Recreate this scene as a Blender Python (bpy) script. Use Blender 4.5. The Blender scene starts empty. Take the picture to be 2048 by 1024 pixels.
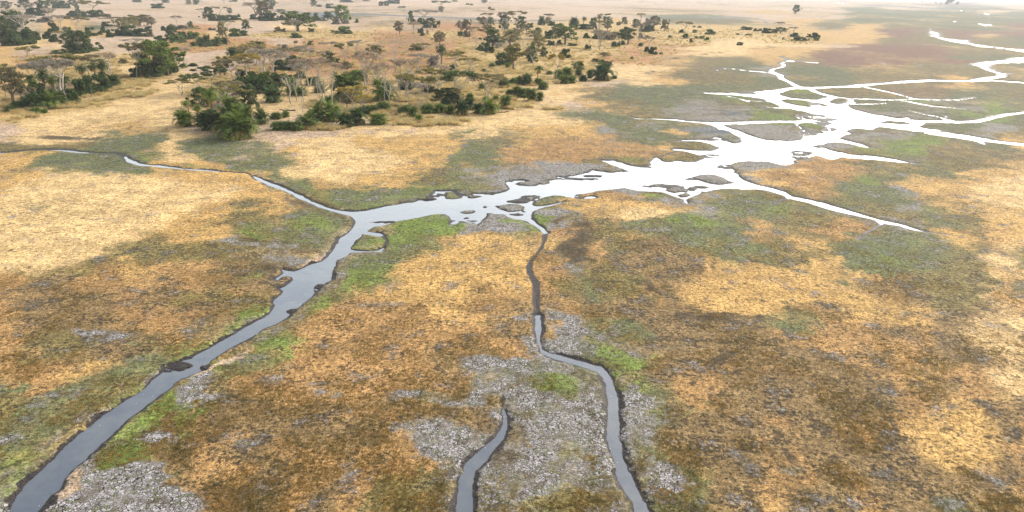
import bpy, bmesh, math, random, os
import numpy as np
from mathutils import Matrix, Vector
random.seed(7); rng = np.random.default_rng(11)
S = bpy.context.scene
C = S.collection

# ------------------------------------------------------------------ camera
F_PX, H_CAM = 1400.0, 30.0
ROLL = math.radians(1.03)
PITCH = math.atan((512 + 20.0) / F_PX)
cam_d = bpy.data.cameras.new('camera'); cam = bpy.data.objects.new('camera', cam_d); C.objects.link(cam)
cam_d.sensor_width = 36.0; cam_d.lens = F_PX / 2048 * 36.0
cam_d.clip_start = 1.0; cam_d.clip_end = 80000.0
RM = Matrix.Rotation(math.pi / 2 - PITCH, 4, 'X') @ Matrix.Rotation(ROLL, 4, 'Z')
cam.matrix_world = Matrix.Translation((0, 0, H_CAM)) @ RM
S.camera = cam
R3 = np.array(RM.to_3x3())

# ------------------------------------------------------------------ light: hazy bright overcast
SUN_EL, SUN_AZ = math.radians(34), math.radians(50)      # azimuth measured from +Y towards +X
w = bpy.data.worlds.new('World'); S.world = w; w.use_nodes = True
nt = w.node_tree; nt.nodes.clear()
sky = nt.nodes.new('ShaderNodeTexSky'); sky.sky_type = 'NISHITA'; sky.sun_disc = False
sky.sun_elevation = SUN_EL; sky.sun_rotation = SUN_AZ
sky.air_density = 1.6; sky.dust_density = 4.0; sky.ozone_density = 1.0
hs = nt.nodes.new('ShaderNodeHueSaturation'); hs.inputs['Saturation'].default_value = 0.42
bg = nt.nodes.new('ShaderNodeBackground'); bg.inputs['Strength'].default_value = 0.15
wo = nt.nodes.new('ShaderNodeOutputWorld')
nt.links.new(sky.outputs[0], hs.inputs['Color'])
# hazy sky: the air near the horizon is the brightest
_tc = nt.nodes.new('ShaderNodeTexCoord'); _sx = nt.nodes.new('ShaderNodeSeparateXYZ'); nt.links.new(_tc.outputs['Generated'], _sx.inputs[0])
_mr = nt.nodes.new('ShaderNodeMapRange'); _mr.interpolation_type = 'SMOOTHSTEP'; nt.links.new(_sx.outputs['Z'], _mr.inputs[0])
for _i, _v in enumerate((0.62, 0.18, 1.0, 2.0)): _mr.inputs[_i + 1].default_value = _v
_vm = nt.nodes.new('ShaderNodeVectorMath'); _vm.operation = 'SCALE'; nt.links.new(hs.outputs[0], _vm.inputs[0]); nt.links.new(_mr.outputs[0], _vm.inputs['Scale'])
nt.links.new(_vm.outputs[0], bg.inputs['Color'])
nt.links.new(bg.outputs[0], wo.inputs['Surface'])
sd = bpy.data.lights.new('sun', 'SUN'); sd.energy = 1.5; sd.angle = math.radians(10); sd.color = (1.0, 0.94, 0.85)
sun = bpy.data.objects.new('sun', sd); C.objects.link(sun)
dv = Vector((math.sin(SUN_AZ) * math.cos(SUN_EL), math.cos(SUN_AZ) * math.cos(SUN_EL), math.sin(SUN_EL)))
sun.rotation_euler = dv.to_track_quat('Z', 'Y').to_euler()
S.view_settings.view_transform = 'Standard'; S.view_settings.look = 'None'
S.view_settings.exposure = 0.86; S.view_settings.gamma = 1.0
S.cycles.max_bounces = 6; S.cycles.diffuse_bounces = 2; S.cycles.glossy_bounces = 2
S.cycles.transparent_max_bounces = 4; S.cycles.volume_bounces = 1

GAIN = 2.0
def lin(c):
    out = []
    for v in c:
        v /= 255.0
        out.append(v / 12.92 if v <= 0.04045 else ((v + 0.055) / 1.055) ** 2.4)
    return np.array(out)
def alb(*c): return lin(c) / GAIN

# ------------------------------------------------------------------ photo pixel <-> ground
def px_dir(u, v):
    u = np.asarray(u, float); v = np.asarray(v, float)
    d = np.stack([(u - 1024) / F_PX, -(v - 512) / F_PX, -np.ones_like(u)], -1)
    return d @ R3.T
def ground_pt(u, v, z=0.0):
    d = px_dir(u, v); dz = np.minimum(d[..., 2], -2e-4)
    t = (z - H_CAM) / dz
    return d[..., 0] * t, d[..., 1] * t
def to_px(x, y, z=0.0):
    p = np.stack([x, y, np.zeros_like(x) + z - H_CAM], -1) @ R3
    dep = np.maximum(-p[..., 2], 0.5)
    return 1024 + F_PX * p[..., 0] / dep, 512 - F_PX * p[..., 1] / dep
def depth_at(x, y):
    p = np.array([x, y, -H_CAM]) @ R3
    return -p[2]

# ------------------------------------------------------------------ numpy noise
def vnoise(x, y, seed=0):
    xi = np.floor(x).astype(np.int64); yi = np.floor(y).astype(np.int64)
    fx = x - xi; fy = y - yi
    fx = fx * fx * (3 - 2 * fx); fy = fy * fy * (3 - 2 * fy)
    def h(a, b):
        n = (a * 374761393 + b * 668265263 + seed * 974634777) & 0xffffffff
        n = ((n ^ (n >> 13)) * 1274126177) & 0xffffffff
        return ((n ^ (n >> 16)) & 0xffffff) / float(0xffffff)
    a = h(xi, yi); b = h(xi + 1, yi); c = h(xi, yi + 1); d = h(xi + 1, yi + 1)
    return (a + (b - a) * fx) * (1 - fy) + (c + (d - c) * fx) * fy
def fbm(x, y, scale, octs=5, seed=0, gain=0.55):
    t = 0; amp = 1; tot = 0; f = 1.0 / scale
    for o in range(octs):
        a = 0.6 * o + seed
        xr = x * math.cos(a) - y * math.sin(a); yr = x * math.sin(a) + y * math.cos(a)
        t = t + amp * vnoise(xr * f + 17.3 * o, yr * f + 9.1 * o, seed * 31 + o); tot += amp
        amp *= gain; f *= 2.03
    return t / tot * 2 - 1      # about -1..1
def sstep(a, b, x):
    t = np.clip((x - a) / (b - a), 0, 1); return t * t * (3 - 2 * t)

# ------------------------------------------------------------------ node helpers
class NT:
    def __init__(s, name):
        s.m = bpy.data.materials.new(name); s.m.use_nodes = True
        s.t = s.m.node_tree; s.t.nodes.clear()
        s.out = s.t.nodes.new('ShaderNodeOutputMaterial')
    def n(s, typ, **kw):
        nd = s.t.nodes.new(typ)
        for k, v in kw.items():
            if k.startswith('i_'):
                nd.inputs[k[2:].replace('_', ' ')].default_value = v
            else: setattr(nd, k, v)
        return nd
    def l(s, a, b): s.t.links.new(a, b)
    def math(s, op, a, b=None, c=None, clamp=False):
        nd = s.t.nodes.new('ShaderNodeMath'); nd.operation = op; nd.use_clamp = clamp
        for i, v in enumerate((a, b, c)):
            if v is None: continue
            if isinstance(v, (int, float)): nd.inputs[i].default_value = v
            else: s.l(v, nd.inputs[i])
        return nd.outputs[0]
    def ramp(s, x, a, b, lo=0.0, hi=1.0):
        nd = s.t.nodes.new('ShaderNodeMapRange'); nd.interpolation_type = 'SMOOTHSTEP'
        s.l(x, nd.inputs[0])
        for i, v in enumerate((a, b, lo, hi)): nd.inputs[i + 1].default_value = v
        return nd.outputs[0]
    def mix(s, f, a, b, mode='MIX'):
        nd = s.t.nodes.new('ShaderNodeMix'); nd.data_type = 'RGBA'; nd.blend_type = mode
        for sock, v in ((nd.inputs[0], f), (nd.inputs[6], a), (nd.inputs[7], b)):
            if isinstance(v, (int, float)): sock.default_value = v
            elif isinstance(v, (tuple, list, np.ndarray)): sock.default_value = (float(v[0]), float(v[1]), float(v[2]), 1)
            else: s.l(v, sock)
        return nd.outputs[2]
    def noise(s, vec, scale, detail=3, rough=0.55, dist=0.0):
        nd = s.n('ShaderNodeTexNoise'); nd.inputs['Scale'].default_value = scale
        nd.inputs['Detail'].default_value = detail; nd.inputs['Roughness'].default_value = rough
        nd.inputs['Distortion'].default_value = dist
        if vec is not None: s.l(vec, nd.inputs['Vector'])
        return nd.outputs[0]
    def attr(s, name):
        nd = s.n('ShaderNodeAttribute'); nd.attribute_name = name; return nd

def tag(o, label=None, cat=None, group=None, kind=None):
    if label: o['label'] = label
    if cat: o['category'] = cat
    if group: o['group'] = group
    if kind: o['kind'] = kind
    return o

def mesh_np(name, V, Fq, mats=(), smooth=False, mat_idx=None):
    """V (n,3) array, Fq (m,4) or (m,3) int array"""
    me = bpy.data.meshes.new(name)
    V = np.asarray(V, np.float32); Fq = np.asarray(Fq, np.int32)
    k = Fq.shape[1]
    me.vertices.add(len(V)); me.vertices.foreach_set('co', V.ravel())
    me.loops.add(Fq.size); me.loops.foreach_set('vertex_index', Fq.ravel())
    me.polygons.add(len(Fq)); me.polygons.foreach_set('loop_start', np.arange(0, Fq.size, k, dtype=np.int32))
    try: me.polygons.foreach_set('loop_total', np.full(len(Fq), k, np.int32))
    except Exception: pass
    if mat_idx is not None: me.polygons.foreach_set('material_index', np.asarray(mat_idx, np.int32))
    me.polygons.foreach_set('use_smooth', np.full(len(Fq), bool(smooth)))
    me.update(calc_edges=True)
    for m in mats: me.materials.append(m)
    return me

# ================================================================== WATER OUTLINES (traced, photo pixels, projected to the ground)
def P(s):
    a = [float(v) for v in s.replace(';', ' ').replace(',', ' ').split()]
    return list(zip(a[::2], a[1::2]))
MAIN = P("""10,1034 14,1022 34,992 55,966 77,945.6 111,912 134,889 165,860.5 198,835 227,813 247,799 283.5,778 296,768
300,764 304,758 321.5,745 334,733 352,724 373,718 386,714 392,708 414,697.5 437.5,683.6 463,669.6 489,654.6 506,645 534,629 547,616 550,608 544,603
549,595 561,587 566.5,580.4 560,574.5 573,570 578,565 586,558 587.5,553 581,549.7 570,549.5 562,551 555,557 551,555 558,551 567,543 562.5,536.4 573,539.5 589,541
601.6,536.4 612.5,531 625,526 640.6,521.6 654,513.8 661,505 669,495 675,485.6 679.7,477.8 679.7,474 690,468.4 698.4,461.4
708,451 711.7,444 711,437 704.7,431.7 698,428.3 685,426 667.5,421 636,412.5 629,408 600,396 585,387 567.5,380 540,370 522.5,362.5
515,359.4 504.4,351 510,350 521,355 535,361.5 555,369.5 567.5,374.5 587.5,383.3 605,392 620,399.5 635,405.5 655,413.2 675,418.4 692.5,421
705,422 717.5,421 736,419 750,416 775,410 812,404 825,403 837,399 851,396 856,392.5 870,386 871,381 889,381 902.5,380 912,381 925,388
932,390.5 946,386 960,386 975,387 985,386.5 1000,385 1015,381 1020,375.5 1018,370 1012,366 1014,361 1024,362 1028,359.5 1048,359.5 1052,361
1036,362.5 1030,366 1036,369 1055,370 1075,370 1078,367 1090,367 1100,364 1098,359.5 1110,357.5 1114,351 1119,352 1124,354 1140,351 1155,348 1170,344
1177.5,344 1186,339 1197.5,341 1210,342.5 1225,344 1245,341 1252.5,337.5 1240,334 1232.5,330.6 1225,329 1219,326 1207.5,321 1199,318
1206,319 1220,320 1227.5,319.4 1234,322.7 1241,322.7 1246,325.6 1262.5,330 1277.5,332 1292.5,332 1300,330 1307.5,326 1301,325
1302.5,321 1307.5,315 1314,313 1317.5,315.6 1324,320.5 1332.5,322.7 1345,322 1352.5,320 1370,322 1395,322 1401,318.7 1409,315
1400,310 1385,305.6 1376,303 1360,300 1345,299 1350,296 1370,297 1385,299 1400,299.5 1422.5,300 1440,295.6 1439,293 1430,290 1420,286 1410,284
1395,281.5 1376,281 1354,280 1367,278.5 1390,278.5 1407,277.7 1420,276 1430,273 1440,273.7 1445,277 1455,280 1460,283.7 1470,285.6
1485,282.5 1481,277 1472.5,270 1465,266 1459,261 1450,258.7 1439,257.5 1432,256 1436,255 1426,250.6 1415,247 1397.5,245 1377.5,243
1362.5,241.5 1339,239 1320,238 1270,236.7 1270,235.3 1320,236.2 1355,237.5 1370,239.6 1400,242 1424,243 1452.5,243.3 1470,242.5
1507.5,241 1532.5,240.6 1576,240 1597.5,240 1607.5,238.5 1602,237 1594,234 1601,231 1597.5,229 1615,230 1627.5,227.3 1614,223 1597.5,220
1582.5,217 1560,216 1552.5,215.6 1532.5,213.2 1515,210.8 1526,211 1545,213.5 1561,213.7 1557.5,210 1549,206 1540,203 1532.5,201.7
1502,201.3 1497,203.5 1492,201.5 1474,196 1450,190.6 1441,188.9 1457.5,190.4 1482.5,196.6 1495,199.5 1502.5,200 1531,200.6 1535,200 1527.5,197
1515,195 1495,192.5 1476,190 1457.5,188.6 1437.5,187.5 1410,186 1395,185 1410,184 1430,184.5 1445,184.5 1482.5,184.7 1505,183.7
1515,182 1527.5,181.5 1530,180 1550,178.7 1564,176.5 1576,174.7 1590,172.5 1582.5,168.7 1575,163.7 1566,160.6 1556,156 1555.6,153
1550,148.7 1541,145.6 1533,144.7 1536,143.7 1537,140.6 1541,137.5 1552.5,135 1560,133 1564,130 1559,126 1566,123 1575,120.6 1567.5,115.6
1559,112 1564,112 1570,115.6 1577.5,119.4 1587.5,121 1605,122 1605,122.6 1587.5,122.7 1575,122.7 1569,125.6 1572.5,129 1572,132.5 1560,135.6 1550,138 1549,142.5
1557.5,146 1569,151 1569,156 1577.5,160 1587.5,165 1597.5,170.6 1606,172.8 1626,173.3 1663.5,172 1695,171 1716,168.2 1751,166 1782,163.8
1807,161 1817,160.6 1839.5,159.4 1862,158.4 1904.5,160.6 1936,160 1954.5,157 1967,154 1986,153 1997,151 1997.6,148.7 1992,145.6
1979.5,142 1967,137.5 1961,133.7 1949.5,130 1938,127.6 1953,127 1959.5,124 1979.5,122.5 2011,120 2023,116 2048,114.4 2090,112
2090,125 2048,125 2023,125 2004.5,126 1987,127.5 1979.5,130.6 1976,135 1983,138.7 1994.5,143.7 2004.5,146 2023,147 2012,148 2012,151
2009.5,153.7 1997,155 1984.5,157 1982,158 1994.5,160.6 2023,162.5 2048,163.7 2090,165.5 2090,167.5 2048,165.4 2011,163.3 1979.5,161.4 1942,162.5
1904.5,162.6 1867,161.6 1842,163.4 1811,165 1792,166 1751,168.9 1726,172.5 1717,173.7 1695,174 1663.5,175 1631,177 1630,178.7 1643.5,185
1663.5,190 1676,193 1693.5,195 1706,197.3 1709,200 1708,203 1714,205.5 1700,206.5 1695,208.7 1702.5,216 1710,218.7 1731,223.7
1745,227.5 1765,230 1782.5,233.7 1805,236.5 1812,233.7 1821,235 1819.5,238 1854.5,240 1892,240 1901,238 1911,241 1942,240.6
1958,238 1979.5,234 1998,228.7 2023,225.6 2048,223 2090,219.5 2090,222.5 2048,225.8 2017,230 1992,236 1967,242 1954.5,244 1917,245 1867,244
1852,244 1846,248.7 1838,253 1848,255 1867,257.5 1879.5,259 1904.5,265 1942,270 1973,276 1992,280 2048,286 2090,291 2090,295.5 2048,290.6
2023,288.7 1992,283.9 1967,281 1964.5,282.5 1972,288 1954.5,282 1942,278.7 1904.5,273.7 1867,268.7 1842,264 1817,260 1792,256.5 1782.5,255.6
1762.5,252.5 1751,253.7 1752.5,256 1745,258 1720,256 1705,256 1694,258.7 1694,263 1704,266 1690,268.7 1685,271 1679,276 1691,278.7
1705,283 1721,287 1735,292 1745,295.6 1732.5,293.7 1720,291 1704,287 1685,284 1666,283 1652.5,285 1647.5,288 1637.5,288.7 1625,291
1635,294 1650,293.7 1655,296 1666,300 1685,303.5 1697.5,307 1722.5,309 1747.5,310.6 1762.5,313.2 1780,315.6 1797.5,319 1816,323.3
1846,328.4 1816,325 1785,321.8 1747.5,318.5 1722.5,316.5 1697.5,314.8 1682.5,312 1677.5,315.6 1665,317 1647.5,316 1646,313 1641,310.6 1627.5,310.6
1616,313.7 1605,317.5 1584,319 1587.5,323.7 1576,328 1567.5,328.7 1560,327 1554,326 1545,323 1532.5,321 1507.5,320.6 1487.5,320.6
1472.5,323 1459,328 1458,332 1464,335 1470,340 1466,342.5 1477.5,347.5 1477.5,352 1489,358.7 1501,363.7 1520,369 1536,372.5 1551,377
1565,380.5 1575,384.7 1584,391.4 1611,396 1642,402.7 1660,408 1687,416 1732,429.6 1759,437.5 1777,441 1811,448.7 1833,456.6 1849,461.5
1831,459 1799,450 1766,444 1763.5,447 1750,437.5 1709.5,428.5 1676,421.8 1642,411.7 1620,403.8 1597,399 1579,394.8 1576,396 1570,390
1552,384.7 1539,380 1519,377.5 1496,376.4 1484,378.4 1476,376 1458,375.3 1445,376 1426,378.7 1415,382 1405,381 1397.5,387 1382.5,392.5
1374,395.6 1372,398.7 1375,405.6 1368,401 1368,396 1357.5,394 1345,390 1339,387.5 1325,383 1295,381 1277.5,379.4 1257.5,376
1249,373.7 1237.5,375 1215,377.5 1194,380 1182.5,383 1170,385.6 1157.5,386 1156,390 1165,393.7 1177.5,391 1190,392 1190,394.4 1175,395.6
1160,396 1151,394.5 1140,393 1121,388.7 1104,388.7 1090,392 1076,397 1066,402 1063,407 1070,410 1085,410 1102,407 1121,403.4 1131,401
1121,405 1105,409.5 1090,412.5 1077.5,416 1065,421 1062.5,427.5 1061,435 1069,441 1077.5,448.7 1087.5,455 1094,463.7 1087.5,465
1082.5,458.7 1075,453 1062.5,446 1055,441 1047.5,438.7 1027.5,435 1015,431 1007.5,426 987.5,426 984,423.7 972.5,424 971,431 965,436
960,443 952.5,446 947.5,443 932.5,442.5 917.5,443 912.5,445.6 899,447 907.5,440.6 902.5,436 899,430 891,425.6 881,425.6
862.5,427.5 851,430 840,432.5 820,436 797,440 765.6,449 747,451 734,461 744,462 762.5,466 765.6,468.4 759,470.8 740.6,467.6 725,465
722,470.8 709,478.6 706,485.6 700,492 701.6,496.6 714,499.7 743.7,499.7 756,498 768.7,493.4 764,498 765.6,502 743.7,502 708,502.3
698.4,503.6 693.7,510 676.6,516.9 672,523 667,532.5 662.5,545 659,557.5 648.4,563.7 640.6,573 634,577.8 614,598.7 590,616 575,628.8
562,639.5 545,646 525.7,654.6 506,668.5 476,682.5 450,697.5 420,717 414,728 405,737 386,744.8 360,755 347,764 343,771.6 319.6,784.5
301.5,798.7 273,822 252.6,837 221.6,865.7 201,883.7 165,917 139,940 121,963.6 116,974 98,986.8 85,1004.8 69.6,1023 60,1038""")
ISLANDS = [P(s) for s in ("""1560,185 1582.5,177.8 1614,177 1625,183 1640,187.5 1659,193 1647.5,195.6 1635,199 1610,198 1579,194.4 1560,189
1562,198.5 1573,197 1590,198 1610,200 1622,202.5 1626,204 1618,207 1623,212.5 1612,212 1595,209.5 1575,205.5 1565,202
1657,202 1665,198.5 1675,195.2 1690,196 1697,199 1696,204 1688,206.5 1675,207 1662,205
1639,207.5 1647,206.5 1656,209.5 1654,211.5 1643,210
1648,214 1655,214.5 1655,216 1649,215.5
1765,242.2 1775,240.5 1805,242 1820,244 1822,246.5 1808,248 1785,246 1770,245
1446,249.5 1455,248 1470,247 1485,248 1500,246.5 1530,245.5 1560,244.5 1590,244.7 1591,249 1600,254 1607,258 1601,263 1606,270 1606,277 1595,279.5 1575,280.5 1550,279.8 1530,277.5 1514,273.5 1495,267.5 1479,260.5 1464,256
1599,246 1607,244.5 1625,245 1645,249 1657,254 1650,259 1645,261 1651,265.5 1635,264 1620,262 1605,258 1598,250
1583,300.8 1594,299.3 1606,300.8 1606,303.5 1597,303.5
1610,301.5 1620,301.5 1632,304.5 1620,307 1612,305
1575,307.3 1590,306.6 1610,307.8 1609,309.3 1590,308.6
1580,311.3 1590,311.2 1597,313 1589,314 1582,313
1604,233.5 1615,232 1628,236 1629,238.6 1615,238
1369,357.5 1385,352 1400,347.5 1415,346.7 1433,348.5 1448,354 1460,361 1472,364 1460,365.5 1445,367.5 1425,366.5 1408,362 1395,358.5 1380,358
1332,379 1338,373.5 1350,372.5 1362,374 1376,376 1379,379 1374,382 1360,382 1350,384 1340,382
1355,389 1363,386.5 1372,383.5 1379,386 1380,389 1372,392.5 1361,393
1383,371.5 1395,369.5 1410,371 1419,373 1412,375 1395,374.5
1299,369.5 1305,367 1318,365.5 1330,365 1322,369 1312,372.5
920,422 930,419 945,418 953,420 950,423.5 940,425.5 925,425
926,434.5 932,432 940,432 942,433.5 936,436 928,436
990,410 1005,408.5 1020,406 1035,406.5 1046,410 1050,414.5 1045,419 1030,421.5 1015,421.5 1002,417
889,384 901,381.8 908,382.5 924,394 905,396.5 890,395.5
933,391.5 945,389 963,389 966,391 950,394 935,395
1046,393.5 1065,390.5 1085,390 1072,396 1060,400""").split('\n')]
FAR_POOLS = [P(s) for s in """1852.6,57 1867,55.6 1866,62 1882,65.6 1884,70 1882,73.7 1899.5,77.5 1924.5,80 1942,79.4 1938,83.7 1946,87.5 1992,93.7 2023,97.5 2048,98.7 2090,101 2090,105.5 2048,103 2036,102.5 2021,99.4 1986,95 1951,92 1933,87.5 1911,84.5 1898,82 1872,76 1867,73 1844.5,71 1869.5,70 1858,67.5 1853,64 1859.5,62 1854.5,59
1941,45 1963,47.3 1980,48.6 1997,50.4 1966,52 1960,50
1960,24.6 1967,25.3 1974,27.4 1984,28.2 1982,29.6 1966,31.6 1952,33 1952,32.2 1970,29.6 1964,27
1915,19.3 1922,20.2 1931,22.2 1924,22.3 1916,20.8""".split('\n')]
# streams: (x, y, width px)
STREAMS = [
 [(1006,814,5),(1007,820,8),(1010,831,9),(1010,852,10),(997,875,12),(970,902,18),(940,932,22),(931,961,24),(930,991,24),(928,1024,30),(926,1050,33)],
 [(1076,629,4),(1076.4,644,7),(1076,660,7.5),(1077,679,8.5),(1083,699,10),(1096,705.5,9),(1124,714,8),(1152.5,722,8),(1177,729,9),(1198,736,11),(1211,747.7,11),(1218,758,10),(1221,769,9),(1224.5,788,12),(1227.6,817,16),(1226.5,850,19),(1227.6,876,20),(1233.5,907,20),(1244,938,21),(1259,971.5,22),(1276,1000,25),(1285,1023,28),(1296,1050,32)],
 [(-30,307,2),(0,305,2.2),(30,302.4,1.6)],
 [(95,298.5,1.0),(120,298.8,1.8),(140,301.2,3.5),(155,303,3),(170,304,2.2),(200,305,1.5),(222,305.6,1.2)],
 [(249.5,313,4),(254,318,7),(262,322,7),(272,325.5,6),(282,328,4.4),(300,329.5,3.2),(320,331,4),(336,333,2.6),(361,335.6,2),(386,337.6,2),(417.5,340,2),(442,342,1.4)],
 [(1728,173.3,2.2),(1750,177.5,2.2),(1775,182.5,2),(1800,188.5,1.8),(1815,193,1.8),(1829,196.8,2.2)],
 [(1702,196.6,1.8),(1740,197.5,1.7),(1780,199,1.6),(1800,198.5,1.7),(1830,197,1.9),(1870,198.7,1.5),(1920,199,1.5),(1935,197,1.3),(1949,194.4,1.0)],
 [(1804,200,1.5),(1822,203,1.8),(1840,207,1.7),(1860,210.5,1.5),(1885,213,1.3),(1910,215.5,1.2),(1933,218,0.9)],
 [(1700,207.5,2.0),(1730,207.3,1.8),(1755,206.8,1.5),(1772,205.6,1.2)],
 [(1821,221,0.9),(1835,224,1.4),(1850,228,1.7),(1870,231,1.6),(1885,235,1.8),(1893,239,3)],
 [(1893,231,3.5),(1892,239,5)],
 [(1535,144.2,1.6),(1500,141.2,1.3),(1470,137.5,1.2),(1455,137,1.2),(1429,140.7,0.8)],
 [(1455,137,1.2),(1438,134.5,0.7)],
 [(1600,122.3,1.2),(1638,125,0.8)],
 [(1666,4.2,0.9),(1690,7.5,0.9)],
 [(1856,35.3,0.7),(1878,38.6,1.0)],
 [(1895,42,0.6),(1925,44,0.9)],
 [(1755,127.3,0.8),(1775,128.5,0.8)],
 [(1834,130.6,0.8),(1854,131.4,0.8)],
]
# dry / drained muddy creeks (dark, no water)
DRY = [
 [(1090,465,5),(1088,480,6),(1083,495,6),(1072,510,5),(1061,522,6),(1058,535,7),(1063,550,8),(1072,565,8),(1074,585,8),(1071,600,8),(1073,618,8),(1076,630,6)],
 [(28,302,3),(60,299,3),(95,297,3)],
 [(220,304,3),(238,307,6),(250,311,9)],
 [(440,341,2.5),(470,343.5,2.5),(490,344,3),(503,349,5)],
 [(765,468,5),(775,480,6),(769,493,5)],
 [(1006,812,6),(1004,800,10),(1008,790,6)],
 [(1849,461,3),(1870,465,2.5),(1900,468,2)],
 [(1319,313,2.5),(1340,306,3),(1360,301,3)],
 [(1395,184,2),(1382,182,1.5)],
 [(1212,758,10),(1220,765,9)],
 [(1765,447,2.5),(1745,458,3),(1725,470,4),(1715,478,3)],
 [(1578,396,3),(1560,401,6),(1545,408,5)],
]
def stroke_poly(st):
    n = len(st); L = []; Rr = []
    for i, (x, y, wd) in enumerate(st):
        a = st[max(i - 1, 0)]; b = st[min(i + 1, n - 1)]
        dx, dy = b[0] - a[0], b[1] - a[1]; q = math.hypot(dx, dy) or 1
        nx, ny = -dy / q, dx / q
        h = wd / 2 * (0.92 + 0.16 * random.random())
        L.append((x + nx * h, y + ny * h)); Rr.append((x - nx * h, y - ny * h))
    return L + Rr[::-1]
def densify(poly, step=14):
    out = []
    for i in range(len(poly)):
        a, b = poly[i], poly[(i + 1) % len(poly)]
        k = max(1, int(math.hypot(b[0] - a[0], b[1] - a[1]) / step))
        for j in range(k): out.append((a[0] + (b[0] - a[0]) * j / k, a[1] + (b[1] - a[1]) * j / k))
    return out

# ================================================================== GROUND TESSELLATION (rings round the point under the camera)
dep_lo, dep_hi = math.radians(0.055), math.radians(44)
px_step = 1.7
angs = [dep_lo]
a = dep_lo
while a < dep_hi:
    a += (px_step / F_PX) * (0.45 if a < math.radians(2.2) else (0.7 if a < math.radians(12) else 1.0))
    angs.append(a)
for dg in (50, 58, 68, 80): angs.append(math.radians(dg))
angs = np.array(angs[::-1]); RAD = H_CAM / np.tan(angs); RAD[-1] = 30000.0
az_f = np.arange(-math.radians(43.5), math.radians(43.5), px_step / F_PX)
az_o = np.arange(math.radians(45), math.radians(315.5), math.radians(1.5))
AZ = np.concatenate([az_f, az_o])
nR, nA, nF = len(RAD), len(AZ), len(az_f)
GX = RAD[:, None] * np.sin(AZ)[None]; GY = RAD[:, None] * np.cos(AZ)[None]
print('ground grid', nR, nA, nR * nA)
U, Vp = to_px(GX, GY); front = (np.abs(((AZ + math.pi) % (2 * math.pi)) - math.pi) < math.radians(44))[None] & (RAD > 20)[:, None]
U = np.where(front, U, -9999.0)

def poly_sdf_into(field, poly, mode, margin=6.0):
    """signed distance in metres (negative inside) of a traced outline, merged into field"""
    pts = densify(poly); uu = np.array([p[0] for p in pts]); vv = np.array([p[1] for p in pts])
    x, y = ground_pt(uu, vv)
    r = np.hypot(x, y); az = np.arctan2(x, y)
    mg = margin
    i0 = max(0, np.searchsorted(RAD, r.min() - mg) - 2); i1 = min(nR, np.searchsorted(RAD, r.max() + mg) + 2)
    da = mg / r.min()
    j0 = max(0, np.searchsorted(az_f, az.min() - da) - 2); j1 = min(nF, np.searchsorted(az_f, az.max() + da) + 2)
    if i1 <= i0 or j1 <= j0: return
    gx = GX[i0:i1, j0:j1]; gy = GY[i0:i1, j0:j1]
    n = len(x); best = np.full(gx.shape, 1e9); inside = np.zeros(gx.shape, bool)
    rows = RAD[i0:i1]; cols = az_f[j0:j1]
    for k in range(n):
        x0, y0, x1, y1 = x[k], y[k], x[(k + 1) % n], y[(k + 1) % n]
        # crossing test (whole window)
        if y0 != y1:
            c = ((y0 > gy) != (y1 > gy))
            if c.any():
                xs = (x1 - x0) * (gy - y0) / (y1 - y0) + x0
                inside ^= c & (gx < xs)
        # distance only near the edge
        ra, rb = min(math.hypot(x0, y0), math.hypot(x1, y1)), max(math.hypot(x0, y0), math.hypot(x1, y1))
        aa, ab = sorted((math.atan2(x0, y0), math.atan2(x1, y1)))
        m2 = mg + 0.15 * (rb - ra)
        a0 = np.searchsorted(rows, ra - m2); a1 = np.searchsorted(rows, rb + m2) + 1
        b0 = np.searchsorted(cols, aa - m2 / ra); b1 = np.searchsorted(cols, ab + m2 / ra) + 1
        sx = gx[a0:a1, b0:b1]; sy = gy[a0:a1, b0:b1]
        if sx.size == 0: continue
        ex, ey = x1 - x0, y1 - y0; q = ex * ex + ey * ey + 1e-9
        t = np.clip(((sx - x0) * ex + (sy - y0) * ey) / q, 0, 1)
        d = np.hypot(sx - x0 - t * ex, sy - y0 - t * ey)
        best[a0:a1, b0:b1] = np.minimum(best[a0:a1, b0:b1], d)
    sd = np.where(inside, -best, best)
    sd = np.clip(sd, -mg, mg * 3)
    sub = field[i0:i1, j0:j1]
    if mode == 'add': np.minimum(sub, sd, out=sub)
    else: np.maximum(sub, -sd, out=sub)

SDF = np.full((nR, nA), 18.0)
poly_sdf_into(SDF, MAIN, 'add', 7.0)
for p_ in ISLANDS: poly_sdf_into(SDF, p_, 'sub')
for st in STREAMS: poly_sdf_into(SDF, stroke_poly(st), 'add')
for p_ in FAR_POOLS: poly_sdf_into(SDF, p_, 'add')
DRYF = np.full((nR, nA), 18.0)
for st in DRY: poly_sdf_into(DRYF, stroke_poly(st), 'add')
RR = np.hypot(GX, GY)
pxm = RR * RR / (H_CAM * F_PX) * 0.5 + RR / F_PX      # rough metres per pixel
namp = np.clip(0.24 + 0.7 * pxm, 0.28, 1.2)
n1 = fbm(GX, GY, 1.6, 5, 3, 0.75) * 1.2; n2 = fbm(GX, GY, 7.0, 4, 5); n0 = fbm(GX, GY, 0.45, 3, 8)
SDF = SDF - 0.04 + np.clip(pxm * 0.2, 0, 2.2) + sstep(420, 900, RR) * 1.4 + n0 * 0.09 + n1 * namp * 0.55 + n2 * np.clip(namp, 0, 0.6) * 0.5
DRYF = DRYF + n1 * namp * 0.6 + n2 * 0.2

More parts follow.
